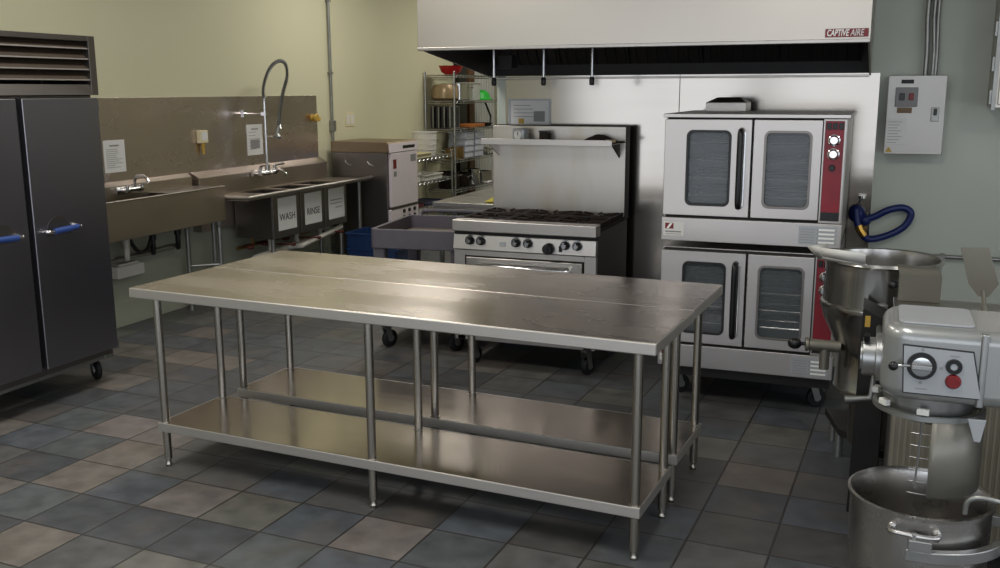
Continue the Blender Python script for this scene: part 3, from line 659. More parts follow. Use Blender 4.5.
# contents
def lathe_thing(name, label, cat, loc, prof, m, group=None, n=32, handle=None):
    o = MB().lathe(prof,(0,0,0),n).build(name, m, None, loc=loc); tag(o, label, cat, group)
    if handle: handle(o)
    return o
def bowl_prof(r, h, th=.004): return [(0,0),(r*.45,0),(r*.8,h*.35),(r,h),(r+.006,h+.002),(r-.002,h-.002),(r*.8-th,h*.36),(r*.45,th),(0,th)]
def pot_prof(r, h, th=.004): return [(0,0),(r*.94,0),(r,.012),(r,h),(r+.007,h+.003),(r+.007,h+.007),(r-th,h+.005),(r-th,.014),(0,.012)]
lathe_thing('mixing_bowl','red bowl on the very top of the tall wire shelving','bowl',(-4.93,11.05,1.921),bowl_prof(.15,.105),REDPL)
lathe_thing('mixing_bowl','large shallow steel bowl with tan rim on the upper wire shelf','bowl',(-5.02,11.05,1.611),[(0,0),(.12,0),(.165,.03),(.17,.12),(.13,.19),(.0,.21)],mat('tan translucent tub','A08A68',.3,.3,var=.2))
def two_loops(r, h):
    def f(o):
        for s in (-1,1): MB().tube([(s*r,-.04,h),(s*(r+.03),-.035,h+.01),(s*(r+.03),.035,h+.01),(s*r,.04,h)],.006,8).build('pot_handle', CHROME, o)
    return f
lathe_thing('stock_pot','polished steel stock pot standing on the upper wire shelf','pot',(-4.98,11.42,1.611),pot_prof(.15,.20),CHROME,handle=two_loops(.15,.15))
t = thing('storage_tub','clear square storage tub beside the stock pot on the upper shelf','tub',(-4.99,11.74,1.611))
MB().frame(rrect(-.12,.12,-.12,.12,.03),rrect(-.115,.115,-.115,.115,.027),'xy',0,.22).prism(rrect(-.117,.117,-.117,.117,.03),'xy',0,.005).build('tub_body', mat('clear tub','C9CBC6',.15,alpha=.5,coat=.3), t)
MB().frame(rrect(-.13,.13,-.13,.13,.035),rrect(-.112,.112,-.112,.112,.027),'xy',.21,.222).build('tub_rim', WHITEPL, t, .003)
o = lathe_thing('colander','bright green plastic colander upside down on the upper shelf','colander',(-4.97,12.06,1.611),[(.165,0),(.165,.012),(.145,.02),(.12,.09),(.07,.125),(0,.135)],GREEN)
# four upright dark baking pans
POSN = ['nearest the yellow wall','second from the yellow wall','third from the yellow wall','nearest the shelf front']
for k in range(4):
    x = -5.135+k*.075
    t = thing('baking_pan', 'dark baking pan standing on edge on the wire shelf, '+POSN[k], 'pan', (x,11.05,1.2725), 0, 'baking pans on edge')
    MB().box(-.022,.022,-.13,.13,.008,.265).build('pan_base', MATS.get('dark pan') or mat('dark pan','3E3B3E',.4,.6,var=.2), t, .004)
    MB().frame(rrect(-.14,.14,0,.275,.02),rrect(-.128,.128,.012,.263,.016),'yz',.012,.028).build('pan_lip', GALV, t)
for k,(y,m) in enumerate(((11.02,CHROME),(11.16,CHROME))):
    pass
t = thing('cutting_board','orange brown wooden board lying on the middle wire shelf','cutting board',(-5.0,11.72,1.271),R(3))
MB().prism(rrect(-.15,.15,-.27,.27,.03),'xy',0,.038).build('board', WOOD, t, .006)
t = thing('frying_pan','black handled frying pan leaning against the wooden board','pan',(-4.96,12.14,1.271),R(0))
MB().lathe([(0,0),(.10,0),(.13,.035),(.134,.037),(.128,.04),(.098,.006),(0,.006)],(0,0,.0),28).build('pan_body', CAST, t)
mb = MB(); mb.tube([(.06,.12,.03),(.05,.16,.12),(.03,.02,.30)],.013,10); mb.build('pan_handle', BLACK, t)
for k,(x,y,r) in enumerate(((-4.90,11.0,.05),(-4.91,11.12,.06))): pass
for k,(x,y) in enumerate(((-4.91,11.04),(-4.91,11.20))):
    pass
# saucepans and inserts on the .9 shelf
for k,(y,r,h) in enumerate(((11.03,.075,.12),(11.22,.08,.13))):
    lathe_thing('saucepan',('small brassy pot at the near end of the wire shelf','second brassy pot beside the stacked steel pans')[k],'pot',(-4.93,y,.901),pot_prof(r,h),COPPER,'brassy pots on the wire shelf',handle=(lambda r,h: (lambda o: MB().tube([(-r,0,h*.8),(-r-.09,0,h*.9)],.007,8).build('pot_handle', CHROME, o)))(r,h))
def pan_insert(label, loc, w, d, h, m, group):
    t = thing('steam_pan', label, 'pan', loc, 0, group)
    MB().frame(rrect(-w/2+.01,w/2-.01,-d/2+.01,d/2-.01,.02),rrect(-w/2+.014,w/2-.014,-d/2+.014,d/2-.014,.018),'xy',0,h).prism(rrect(-w/2+.012,w/2-.012,-d/2+.012,d/2-.012,.02),'xy',0,.004).build('pan_body', m, t)
    MB().frame(rrect(-w/2,w/2,-d/2,d/2,.024),rrect(-w/2+.012,w/2-.012,-d/2+.012,d/2-.012,.02),'xy',h-.004,h).build('pan_rim', m, t)
    return t
BW = mat('blueish white plastic','C4C8D4',.4,var=.1)
pos = ['lowest','second','third','topmost']
for c,(y,cn) in enumerate(((11.46,'near'),(11.80,'far'))):
    for k in range(4):
        pan_insert('%s pan of the %s stack of pale pans on the wire shelf' % (pos[k], cn), (-4.99,y+.01*k,.901+k*.078), .27, .29, .075, BW, 'stacked pale pans')
lathe_thing('saucepan','wide steel saute pan at the far end of the wire shelf','pot',(-4.99,12.12,.901),pot_prof(.13,.07),CHROME,handle=lambda o: MB().tube([(.13,0,.055),(.2,.1,.075)],.008,8).build('pot_handle', CHROME, o))
for k,(y,r,h,m) in enumerate(((11.1,.13,.2,CAST),(11.42,.14,.16,CAST))):
    lathe_thing('stock_pot',('dark pot at the near end of the lower wire shelf','dark pot behind the shiny pot on the lower wire shelf')[k],'pot',(-5.0,y,.531),pot_prof(r,h),m,handle=two_loops(r,h*.8))
lathe_thing('stock_pot','shiny steel pot on the lower wire shelf','pot',(-4.95,11.74,.531),pot_prof(.10,.19),CHROME,handle=two_loops(.10,.15))
pan_insert('pale steel pan at the far end of the lower wire shelf',(-5.0,12.1,.531),.26,.34,.14,ST_X,'pans on the lower shelf')
# low rack : tub upright, trays
t = thing('storage_tub','tall white ribbed tub on top of the low wire shelving','tub',(-5.0,10.42,.981))
mb = MB(); mb.lathe([(0,0),(.125,0),(.135,.05),(.145,.265),(.152,.268),(.152,.28),(.138,.28),(.128,.05),(.118,.008),(0,.008)],(0,0,0),36); mb.build('tub_body', WHITEPL, t)
for k in range(3): MB().lathe([(.137+.003*k,.07+.06*k),(.143+.003*k,.074+.06*k),(.138+.003*k,.078+.06*k)],(0,0,0),36).build('tub_rib', PVC, t)
for k,(x,y,z,w,d,h,lab) in enumerate(((-4.97,9.98,.981,.3,.5,.05,'cream plastic tray lying flat on top of the low wire shelving'),(-5.0,9.75,.711,.3,.5,.09,'white plastic tray on the second level of the low wire shelving'),(-5.0,10.35,.711,.3,.5,.06,'white lid tray farther back on the low wire shelving'))):
    t = thing('plastic_tray', lab, 'tray', (x,y,z), 0, 'white trays on the low shelf')
    MB().frame(rrect(-w/2,w/2,-d/2,d/2,.03),rrect(-w/2+.008,w/2-.008,-d/2+.008,d/2-.008,.026),'xy',0,h).prism(rrect(-w/2+.004,w/2-.004,-d/2+.004,d/2-.004,.03),'xy',0,.008).build('tray_body', WHITEPL if k else IVORY, t)
    MB().frame(rrect(-w/2-.012,w/2+.012,-d/2-.012,d/2+.012,.035),rrect(-w/2+.006,w/2-.006,-d/2+.006,d/2-.006,.028),'xy',h-.006,h+.002).build('tray_rim', WHITEPL if k else IVORY, t)
for k,(y,m) in enumerate(((9.8,'6A2530'),(10.4,'3C3F58'))):
    t = thing('plastic_tray',('dark red tray on the third level of the low wire shelving','dark blue tray behind the red one on the low wire shelving')[k],'tray',(-5.0,y,.421))
    mm = mat('tray colour %d'%k,m,.5)
    MB().prism(rrect(-.15,.15,-.25,.25,.03),'xy',0,.012).build('tray_body', mm, t); MB().frame(rrect(-.16,.16,-.26,.26,.03),rrect(-.145,.145,-.245,.245,.025),'xy',.01,.028).build('tray_rim', mm, t)

# ================================================================ stainless wall panels behind the hood, notice
for x0, x1, lab in ((-2.41,-1.218,'stainless wall panel behind the range'),(-1.214,-.022,'stainless wall panel behind the double oven')):
    o = MB().box(x0,x1,YB-.006,YB-.0005,.14,1.83).build('steel_wall_panel', ST_WALL, None, .001); tag(o, lab, 'wall panel', 'stainless wall panels')
t = notice('framed_notice','framed notice with small yellow mark on the steel wall above the range shelf',-2.235,1.575,.29,.19,'back',YB-.0065,4,False,'sign',((.03,.11,-.05,.02),))
t.rotation_euler = (0,0,0)
MB().frame(rect_as(-.152,.152,-.102,.102),rect_as(-.14,.14,-.09,.09),'xz',-.008,0).build('notice_frame', PANELG, t)
MB().box(-.08,-.04,-.0022,-.0012,-.065,-.03).build('seal', YELLOW, t)

# ================================================================ exhaust hood
t = thing('exhaust_hood','long stainless exhaust hood over the range and ovens with dark underside','hood',(-1.28,5.72,0))
HX0, HX1, HYF = -1.225, 1.205, -.57   # local
HYB = .592
mb = MB(); mb.box(HX0,HX1,HYF,HYF+.012,1.966,2.75); mb.build('front_panel', ST_HOOD, t, .003)
mb = MB(); mb.box(HX0,HX1,HYF-.004,HYF+.03,1.957,1.975); mb.build('front_lip', ST_X, t, .003)
for x in (HX0,HX1-.01):
    mb = MB(); mb.prism([(HYF+.012,1.966),(HYB,1.815),(HYB,2.75),(HYF+.012,2.75)],'yz',x,x+.01); mb.build('side_panel', ST_HOOD if x > 0 else ST_X, t)
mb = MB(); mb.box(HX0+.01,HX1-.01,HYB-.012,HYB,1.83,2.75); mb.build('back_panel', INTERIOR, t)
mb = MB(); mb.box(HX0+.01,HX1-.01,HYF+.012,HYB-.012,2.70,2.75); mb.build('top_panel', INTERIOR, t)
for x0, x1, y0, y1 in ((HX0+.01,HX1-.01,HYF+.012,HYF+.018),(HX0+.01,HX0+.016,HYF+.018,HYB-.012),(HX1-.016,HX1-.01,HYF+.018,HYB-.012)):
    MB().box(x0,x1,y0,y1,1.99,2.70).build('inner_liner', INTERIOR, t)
n_f = 5
for k in range(n_f):
    a = HX0+.05+k*(2.33/n_f); b = a+2.33/n_f-.01
    mb = MB(); mb.hexa([(a,HYB-.05,1.90),(b,HYB-.05,1.90),(b,HYB-.02,1.90),(a,HYB-.02,1.90),(a,HYB-.42,2.42),(b,HYB-.42,2.42),(b,HYB-.39,2.44),(a,HYB-.39,2.44)])
    for q in range(7):
        x = a+.03+q*(b-a-.06)/6
        mb.hexa([(x-.012,HYB-.065,1.90),(x+.012,HYB-.065,1.90),(x+.012,HYB-.05,1.90),(x-.012,HYB-.05,1.90),(x-.012,HYB-.435,2.41),(x+.012,HYB-.435,2.41),(x+.012,HYB-.42,2.42),(x-.012,HYB-.42,2.42)])
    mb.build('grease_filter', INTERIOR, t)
mb = MB(); mb.box(HX0+.01,HX1-.01,HYB-.10,HYB-.004,1.808,1.818); mb.build('grease_trough', ST_X, t, .002)
p = thing('dummy','','') if 0 else None
o = MB().box(.995,1.195,HYF-.0075,HYF-.004,1.984,2.024).build('name_plate', REDPLATE, t, .001)
text('lettering','CAPTIVE',.044,WHITEINK,o,(1.053,HYF-.0085,2.003),(R(90),0,0),shear=.2,sx=.60,bold=.0010)
text('lettering','AIRE',.044,PAPER,o,(1.142,HYF-.0085,2.003),(R(90),0,0),shear=.2,sx=.68,bold=.0004)
for x in (-.98,-.655,-.35):
    mb = MB(); mb.cyl((x,0,1.805),(x,0,2.68),.009,10); o = mb.build('nozzle_pipe', WIRE, t)
    mb = MB(); mb.lathe([(0,1.762),(.012,1.762),(.016,1.772),(.016,1.80),(.011,1.812),(0,1.812)],(x,0,0),14).cyl((x,-.02,1.785),(x,.02,1.785),.008,8); mb.build('nozzle_tip', BLACK, o)
mb = MB(); mb.box(-.99,-.90,.1,.2,1.87,1.95); mb.box(-.96,-.93,.14,.16,1.95,2.4); mb.build('fusible_link_box', INTERIOR, t, .003)

# ================================================================ range
t = thing('gas_range','six burner steel gas range with oven below and high back shelf','range',(-1.972,5.85,0))
RX = .458; RF = -.40; RB = .36
mb = MB(); mb.box(-RX,RX,RF+.05,RB,.185,.90); mb.build('body', ST_BLACK, t, .003)
mb = MB(); mb.box(-RX-.004,RX+.004,RF-.012,RF+.085,.882,.952); mb.build('front_rail', ST_OVEN, t, .006, 3)
mb = MB(); mb.box(-RX,RX,RF+.02,RF+.05,.858,.882); mb.build('rail_gap', INTERIOR, t)
mb = MB(); mb.prism([(RF-.006,.770),(RF+.05,.770),(RF+.05,.860),(RF+.010,.860)],'yz',-RX,RX); mb.build('control_panel', ST_OVEN, t, .003)
for x in (-.345,-.272,-.042,.035,.270,.345):
    o = MB().lathe([(0,-.004),(.034,-.004),(.034,.004),(.026,.008)],(x,RF+.004,.826),24,'y').build('knob_bezel', CHROME, t)
    mb = MB(); mb.lathe([(0,-.034),(.018,-.034),(.022,-.028),(.025,-.004),(.027,0),(0,.002)],(x,RF-.002,.826),24,'y'); mb.build('burner_knob', BLACK, t)
    mb = MB(); mb.lathe([(0,-.038),(.013,-.038),(.016,-.034),(0,-.034)],(x,RF-.002,.826),20,'y').box(x-.004,x+.004,RF-.044,RF-.036,.808,.846); mb.build('knob_cap', CHROME, t)
mb = MB(); mb.lathe([(0,-.05),(.026,-.05),(.033,-.04),(.035,0),(0,.002)],(.170,RF,.803),24,'y'); mb.box(.165,.175,RF-.058,RF-.05,.775,.83); mb.build('oven_knob', BLACK, t)
MB().box(.232,.252,RF-.010,RF,.787,.823).build('switch', BLACK, t, .002)
MB().box(-.15,-.11,RF-.003,RF,.80,.828).build('badge', PANELG, t, .001)
mb = MB(); mb.box(-RX,-.385,RF+.01,RF+.05,.19,.765).box(.385,RX,RF+.01,RF+.05,.19,.765).box(-.385,.385,RF+.01,RF+.05,.73,.765); mb.build('front_frame', ST_OVEN, t, .003)
o = MB().box(-.375,.375,RF,RF+.048,.27,.722).build('oven_door', ST_X, t, .005)
mb = MB(); mb.box(-.379,.379,RF+.02,RF+.05,.262,.728); mb.build('door_gap', INTERIOR, t)
mb = MB(); mb.tube([(-.30,RF,.672),(-.30,RF-.045,.677),(-.28,RF-.052,.678),(.28,RF-.052,.678),(.30,RF-.045,.677),(.30,RF,.672)],.011,12); mb.build('door_handle', CHROME, o)
mb = MB(); mb.box(-.44,.44,RF+.01,RF+.05,.19,.255); mb.build('kick_plate', ST_OVEN, t, .003)
mb = MB(); mb.box(-RX,RX,RF+.085,RB,.90,.925); mb.build('cooktop', CAST, t)
for i in range(3):
    for j in range(2):
        cx = -.305+i*.305; cy = RF+.25+j*.31
        g = MB(); g.frame(rect_as(cx-.147,cx+.147,cy-.15,cy+.15),rect_as(cx-.132,cx+.132,cy-.135,cy+.135),'xy',.93,.952)
        for k in range(8):
            a = 2*PI*k/8; ca, sa = math.cos(a), math.sin(a); m = 1/max(abs(ca),abs(sa))
            p0 = Vector((cx+ca*.05,cy+sa*.05,.945)); p1 = Vector((cx+ca*m*.135,cy+sa*m*.138,.945)); g.tube([p0,p1],.007,6)
        for sx in (-1,1):
            for sy in (-1,1): g.box(cx+sx*.14-.007,cx+sx*.14+.007,cy+sy*.143-.007,cy+sy*.143+.007,.924,.935)
        o = g.build('grate', CAST, t)
        MB().lathe([(0,.925),(.045,.925),(.045,.932),(.03,.938),(0,.94)],(cx,cy,0),20).build('burner', CAST, o)
mb = MB(); mb.box(-RX,RX,RB-.085,RB,.90,1.503); mb.build('backguard', ST_BACKG, t, .003)
mb = MB(); mb.box(-RX-.004,RX+.004,RB-.02,RB+.01,.905,1.508).box(RX-.002,RX+.006,RB-.085,RB,.92,1.503); mb.build('backguard_side', INTERIOR, t)
mb = MB(); mb.box(-RX+.002,RX-.035,RB-.30,RB-.085,1.396,1.403).box(-RX+.002,RX-.035,RB-.303,RB-.297,1.388,1.427); mb.build('high_shelf', ST_OVEN, t, .002)
for x in (-RX+.04,RX-.045):
    mb = MB(); mb.prism([(RB-.28,1.395),(RB-.085,1.395),(RB-.085,1.305)],'yz',x,x+.008); mb.build('shelf_bracket', INTERIOR if x > 0 else ST_OVEN, t)
for x in (-.38,.38):
    caster(t, x, RF+.15, .055, R(70), .185); caster(t, x, RB-.10, .055, R(20), .185)
# things on the range shelf   (shelf top z = 1.382)
t = thing('kitchen_timer','small grey white kitchen timer cube on the range shelf','timer',(-2.20,6.04,1.404),R(-12))
MB().box(-.045,.045,-.035,.035,0,.085).build('timer_body', PANELG, t, .012, 3)
MB().lathe([(0,-.012),(.028,-.012),(.031,0),(0,.001)],(.005,-.035,.043),24,'y').build('timer_dial', WHITEPL, t)
MB().box(.004,.008,-.049,-.046,.043,.065).build('timer_pointer', INK, t)
t = thing('small_canister','small dark square canister on the range shelf','canister',(-2.04,6.06,1.404))
MB().box(-.03,.03,-.03,.03,0,.06).build('canister_body', DARKCLOTH, t, .006)
MB().box(-.032,.032,-.032,.032,.06,.072).build('canister_lid', BLACK, t, .003)
t = thing('oven_mitt','folded dark brown cloth mitt lying on the right end of the range shelf','oven mitt',(-1.645,6.045,1.404))
mb = MB(); N = 16
rows = []
for i in range(N+1):
    u = i/N; x = -.14+.28*u; hgt = .012+.036*math.sin(PI*min(1,u*1.15))**1.3*(1 if u < .9 else .8); wd = .03+.04*math.sin(PI*(.1+.85*u))
    rows.append([mb.bm.verts.new((x,wd*math.cos(a),max(.001,hgt*math.sin(a)*(1+.15*math.sin(9*u+a*3)))) ) for a in [PI*k/8 for k in range(9)]])
for A,B in zip(rows,rows[1:]):
    for k in range(8): mb.bm.faces.new((A[k],A[k+1],B[k+1],B[k]))
    mb.bm.faces.new((A[0],B[0],B[8],A[8]))
mb.bm.faces.new(rows[0]); mb.bm.faces.new(list(reversed(rows[-1])))
mb.build('mitt_body', DARKCLOTH, t)
MB().box(.03,.10,-.062,-.045,.004,.024).build('mitt_lining', mat('tan lining','A89478',.9), t, .006)

# ================================================================ double convection oven : two decks
OX0, OX1, OF, OB = -.463, .463, -.45, .45     # local, centre x -.618, y 5.70
def oven_deck(name, label, z0, rooftop):
    """z0 = underside of the lower strip of the deck"""
    t = thing(name, label, 'oven', (-.618,5.70,z0), 0, 'stacked convection ovens')
    H = .70
    DZ0, DZ1 = .163, .676; CI = (OX0+.07,.325,DZ0+.03,DZ1-.03)
    MB().frame(rect_as(OX0,OX1,.02,H-.01),rect_as(*CI),'xz',OF+.035,OB-.1).box(OX0,OX1,OB-.1,OB,.02,H-.01).build('body', ST_OVEN, t, .003)
    MB().box(OX0-.006,OX1+.004,OF-.008,OF+.035,.02,.148).build('lower_strip', ST_OVEN, t, .004)
    MB().frame(rect_as(OX0+.01,OX1-.006,.148,.685),rect_as(*CI),'xz',OF+.02,OF+.035).build('door_gap', INTERIOR, t)
    for (a,b,w0,w1,side) in ((OX0,-.006,OX0+.125,-.115,0),(.004,.345,.066,.292,1)):
        o = MB().frame(rect_as(a,b,DZ0,DZ1),rrect(w0,w1,DZ0+.06,DZ1-.062,.03),'xz',OF-.012,OF+.034).build('door', ST_OVEN, t, .003)
        MB().frame(rrect(w0-.007,w1+.007,DZ0+.053,DZ1-.055,.034),rrect(w0+.006,w1-.006,DZ0+.066,DZ1-.068,.026),'xz',OF-.016,OF-.010).build('window_trim', ST_DARK if side else BLACK, o, .002)
        MB().prism(rrect(w0-.003,w1+.003,DZ0+.057,DZ1-.059,.032),'xz',OF+.004,OF+.010).build('window_pane', GLASS, o)
        if not side:
            x = -.058
            mb = MB(); mb.tube(spline([(x,OF-.012,DZ0+.055),(x,OF-.045,DZ0+.062),(x,OF-.058,DZ0+.10),(x,OF-.06,(DZ0+DZ1)/2),(x,OF-.058,DZ1-.10),(x,OF-.045,DZ1-.062),(x,OF-.012,DZ1-.055)],5),.0155,12); mb.build('door_handle', BLACK, o)
            MB().box(x+.012,x+.026,OF-.03,OF-.012,DZ0+.06,DZ1-.06).build('handle_guard', CHROME, o, .002)
    # cavity behind the glass : open liner with racks
    cg = MATS.get('oven cavity grey') or mat('oven cavity grey','8E9296',.4,.4)
    x0, x1, z0_, z1_ = CI
    MB().frame(rect_as(*CI),rect_as(x0+.006,x1-.006,z0_+.006,z1_-.006),'xz',OF+.036,OB-.104).box(x0,x1,OB-.104,OB-.1005,z0_,z1_).build('cavity_liner', cg, t)
    for k in range(4):
        z = DZ0+.10+k*.095; m = MB()
        for y in (OF+.07,OF+.25,OF+.42,OF+.60,OF+.74): m.tube([(x0+.012,y,z),(x1-.012,y,z)],.005,6)
        for q in range(14): xx = x0+.02+q*(x1-x0-.04)/13; m.tube([(xx,OF+.07,z+.005),(xx,OF+.74,z+.005)],.002,4)
        m.build('oven_rack', CHROME, t)
    o = MB().box(.352,.455,OF-.010,OF+.034,DZ0-.006,DZ1+.004).build('control_panel', RED, t, .003)
    MB().frame(rect_as(.349,.46,DZ0-.012,DZ1+.006),rect_as(.357,.449,DZ0+.0,DZ1-.004),'xz',OF-.014,OF+.03).build('panel_frame', ST_X, o, .002)
    MB().box(.358,.448,OF-.0115,OF-.010,DZ0+.001,DZ0+.045).build('panel_vent', BLACK, o)
    for k in range(3): MB().box(.364+k*.03,.386+k*.03,OF-.020,OF-.010,DZ1-.045,DZ1-.012).build('rocker_switch', BLACK, o, .002)
    for z in (DZ1-.10,DZ1-.17):
        MB().lathe([(0,-.026),(.018,-.026),(.023,-.02),(.025,-.002),(.03,0),(0,.002)],(.403,OF-.010,z),24,'y').build('dial', CHROME, o)
    MB().lathe([(0,-.02),(.012,-.02),(.016,0),(0,.001)],(.400,OF-.010,DZ1-.24),16,'y').box(.39,.412,OF-.016,OF-.010,DZ1-.257,DZ1-.223).build('timer_switch', BLACK, o)
    lb = MB().box(OX0+.008,OX0+.118,OF-.0095,OF-.008,.048,.124).build('brand_plate', WHITEPL, t)
    MB().box(OX0+.016,OX0+.062,OF-.0105,OF-.0095,.085,.117).build('emblem', REDPLATE, lb)
    MB().hexa([(OX0+.024,OF-.0112,.087),(OX0+.036,OF-.0112,.087),(OX0+.036,OF-.0105,.087),(OX0+.024,OF-.0105,.087),(OX0+.042,OF-.0112,.115),(OX0+.056,OF-.0112,.115),(OX0+.056,OF-.0105,.115),(OX0+.042,OF-.0105,.115)]).build('emblem_stripe', WHITEINK, lb)
    MB().box(OX0+.016,OX0+.104,OF-.0105,OF-.0095,.066,.074).build('print', GREYINK, lb)
    MB().box(OX0+.016,OX0+.104,OF-.0102,OF-.0095,.055,.058).build('print', GREYINK, lb)
    st = MB().box(.255,.445,OF-.0092,OF-.008,.036,.132).build('instruction_label', PANELG, t)
    m = MB()
    for k in range(4): m.box(.355,.44,OF-.0102,OF-.0092,.044+k*.022,.054+k*.022)
    m.build('label_stripes', WHITEINK, st)
    m = MB()
    for k in range(6): m.box(.265,.335,OF-.0102,OF-.0092,.044+k*.014,.047+k*.014)
    for k in range(4): m.box(.346,.352,OF-.0102,OF-.0092,.045+k*.022,.053+k*.022).box(.434,.4395,OF-.0106,OF-.0102,.044+k*.022,.053+k*.022)
    m.build('print', GREYINK, st)
    if rooftop:
        MB().box(OX0-.008,OX1+.014,OF-.02,OB,.685,.705).build('top_cover', ST_OVEN, t, .003)
        MB().box(-.36,-.125,.2,.42,.705,.755).hexa([(-.36,.2,.755),(-.125,.2,.755),(-.125,.42,.755),(-.36,.42,.755),(-.30,.24,.785),(-.165,.24,.785),(-.165,.40,.785),(-.30,.40,.785)]).build('flue_box', ST_X, t, .003)
    return t
lo = oven_deck('convection_oven','lower steel convection oven of the stacked pair, standing on casters',.195,False)
up = oven_deck('convection_oven','upper steel convection oven stacked on the other one, with red controls in full view',.904,True)
MB().box(OX0+.01,OX1-.01,OF+.03,OB,-.039,.02).build('base_frame', INTERIOR, lo)
for x in (OX0+.09,OX1-.08):
    for y in (OF+.20,OB-.10):
        c = caster(lo, x, y, .055, R(35), .157)
        c.location.z = -.195
# ================================================================ blue gas hose on the wall
t = thing('gas_hose','blue coated gas hose looping on the wall beside the ovens','hose',(0,YB,0))
pts = [(-.105,-.10,1.02),(-.085,-.11,.92),(-.03,-.09,.845),(.07,-.06,.86),(.17,-.05,.92),(.205,-.05,1.0),(.16,-.05,1.035),(.08,-.06,1.02),(.0,-.06,.975),(-.07,-.06,.955),(-.11,-.05,.99)]
MB().tube(spline(pts,8),.021,14).build('hose', BLUEHOSE, t)
MB().tube([(-.085,-.11,.925),(-.075,-.11,.90),(-.05,-.10,.865)],.024,8).build('hose_fitting', BRASS, t)
mb = MB(); mb.ball((-.10,-.06,.99),.05,(1,1,1.1)).ball((-.05,-.05,.95),.035).tube([(-.10,0,.99),(-.10,-.06,.99)],.022,12); mb.build('gas_valve', BLUEHOSE, t)
mb = MB(); mb.tube([(-.09,0,1.06),(-.09,-.05,1.06),(-.075,-.055,1.09)],.010,10).lathe([(0,1.085),(.024,1.085),(.024,1.10),(0,1.10)],(-.075,-.055,0),16); mb.build('valve_handle', CHROME, t)
# ================================================================ electrical box
t = thing('control_box','grey steel hood control box on the green wall right of the ovens','electrical box',(.18,YB,1.585))
BF = -.14
MB().box(-.152,.155,BF+.012,0,-.222,.222).build('box_body', BOXGREY, t, .003)
MB().box(-.155,.158,BF,BF+.014,-.226,.226).build('box_door', BOXGREY, t, .004)
MB().box(-.085,-.018,BF-.002,BF,.180,.202).build('name_tag', INK, t)
o = MB().box(-.112,.008,BF-.012,BF,.048,.158).build('switch_plate', mat('grey switch plate','6F6D6C',.45,.4), t, .003)
MB().box(-.090,-.062,BF-.022,BF-.012,.085,.125).build('switch', BLACK, o, .003)
MB().box(-.040,-.014,BF-.022,BF-.012,.085,.125).build('switch', DEEPRED, o, .003)
MB().box(-.098,-.018,BF-.003,BF,.012,.044).build('rating_label', mat('brown label','6A5237',.5), t)
o = MB().box(-.148,-.04,BF-.002,BF,-.170,-.020).build('paper_label', PAPER, t)
m = MB()
for k in range(8): m.box(-.14,-.14+.085*(.6+.4*((k*37)%5)/5),BF-.0026,BF-.002,-.16+k*.017,-.157+k*.017)
m.build('print', GREYINK, o)
MB().prism([(-.148,-.214),(-.108,-.214),(-.128,-.182)],'xz',BF-.002,BF).build('warning_triangle', YELLOW, t)
o = MB().box(.085,.128,BF-.008,BF,-.035,.045).build('latch_plate', GALV, t, .003)
MB().box(.098,.116,BF-.02,BF-.008,.0,.038).build('latch', BLACK, o, .003)
for x, dx in ((.040,-.02),(.078,-.028),(.094,-.016)):
    m = MB(); m.tube([(x,-.07,.222),(x,-.07,.36),(x+dx*.5,-.06,.55),(x+dx*.2,-.06,ZC-1.585)],.0105 if x > .05 else .013,12); m.build('conduit', GALV, t)
# ================================================================ wall shelf upright at right, wall pipe
t = thing('wall_cabinet','tall steel wall cabinet at the right edge with clips along its side','cabinet',(.562,YB,1.63))
MB().box(.0,.9,-.36,0,0,1.2).build('cabinet_body', ST_HOOD, t, .004)
MB().box(-.012,.01,-.372,-.352,-.012,1.21).build('corner_trim', GALV, t, .002)
for a, b in ((.02,.455),(.46,.895)):
    o = MB().box(a,b,-.378,-.36,.02,1.18).build('cabinet_door', ST_HOOD, t, .003)
    MB().tube([(b-.05 if a < .1 else a+.05,-.378,.08),(b-.05 if a < .1 else a+.05,-.405,.1),(b-.05 if a < .1 else a+.05,-.405,.2),(b-.05 if a < .1 else a+.05,-.378,.22)],.006,8).build('handle', CHROME, o)
for z in (.06,.235,.42,.7): MB().box(-.025,0,-.365,-.325,z-.04,z+.04).build('clip', GALV, t, .003)
t = thing('wall_pipe','thin horizontal steel pipe on the green wall behind the kettle','pipe',(.40,YB,.75))
MB().cyl((-.05,-.04,0),(1.8,-.04,0),.012,12).build('pipe', GALV, t)
for x in (0,.8,1.6): MB().box(x-.012,x+.012,-.055,0,-.015,.015).build('pipe_clip', GALV, t)

# ================================================================ steam kettle
t = thing('steam_kettle','large tilting steel steam kettle with pouring lip beside the double oven','kettle',(.05,4.55,0))
mb = MB(); mb.lathe([(0,.405),(.165,.40),(.172,.395),(.176,.41),(.172,.42),(.168,.57),(.175,.60),(.205,.665),(.235,.725),(.248,.775),(.254,.79),(.252,.803),(.243,.81),(.240,.96),(.243,.985),(.252,.995),(.247,1.008),(.236,1.004),(.230,.96),(.228,.76),(.19,.66),(.1,.59),(0,.58)],(0,0,0),64)
mb.build('kettle_bowl', ST_KET, t)
mb = MB()
V = lambda x, y, z: (x-.05, y-4.55, z)
mb.face([V(-.205,4.30,1.072),V(-.022,4.285,1.06),V(-.022,4.295,1.012),V(-.19,4.33,1.03)])
mb.face([V(-.262,4.40,1.058),V(-.205,4.30,1.072),V(-.19,4.33,1.03),V(-.215,4.44,1.0)])
mb.face([V(-.262,4.40,1.058),V(-.215,4.44,1.0),V(-.175,4.56,1.005),V(-.19,4.54,1.055)])
mb.face([V(-.215,4.44,1.0),V(-.19,4.33,1.03),V(-.022,4.295,1.012),V(.0,4.34,.995)])
mb.build('pour_lip', LIPST, t, solid=.005)
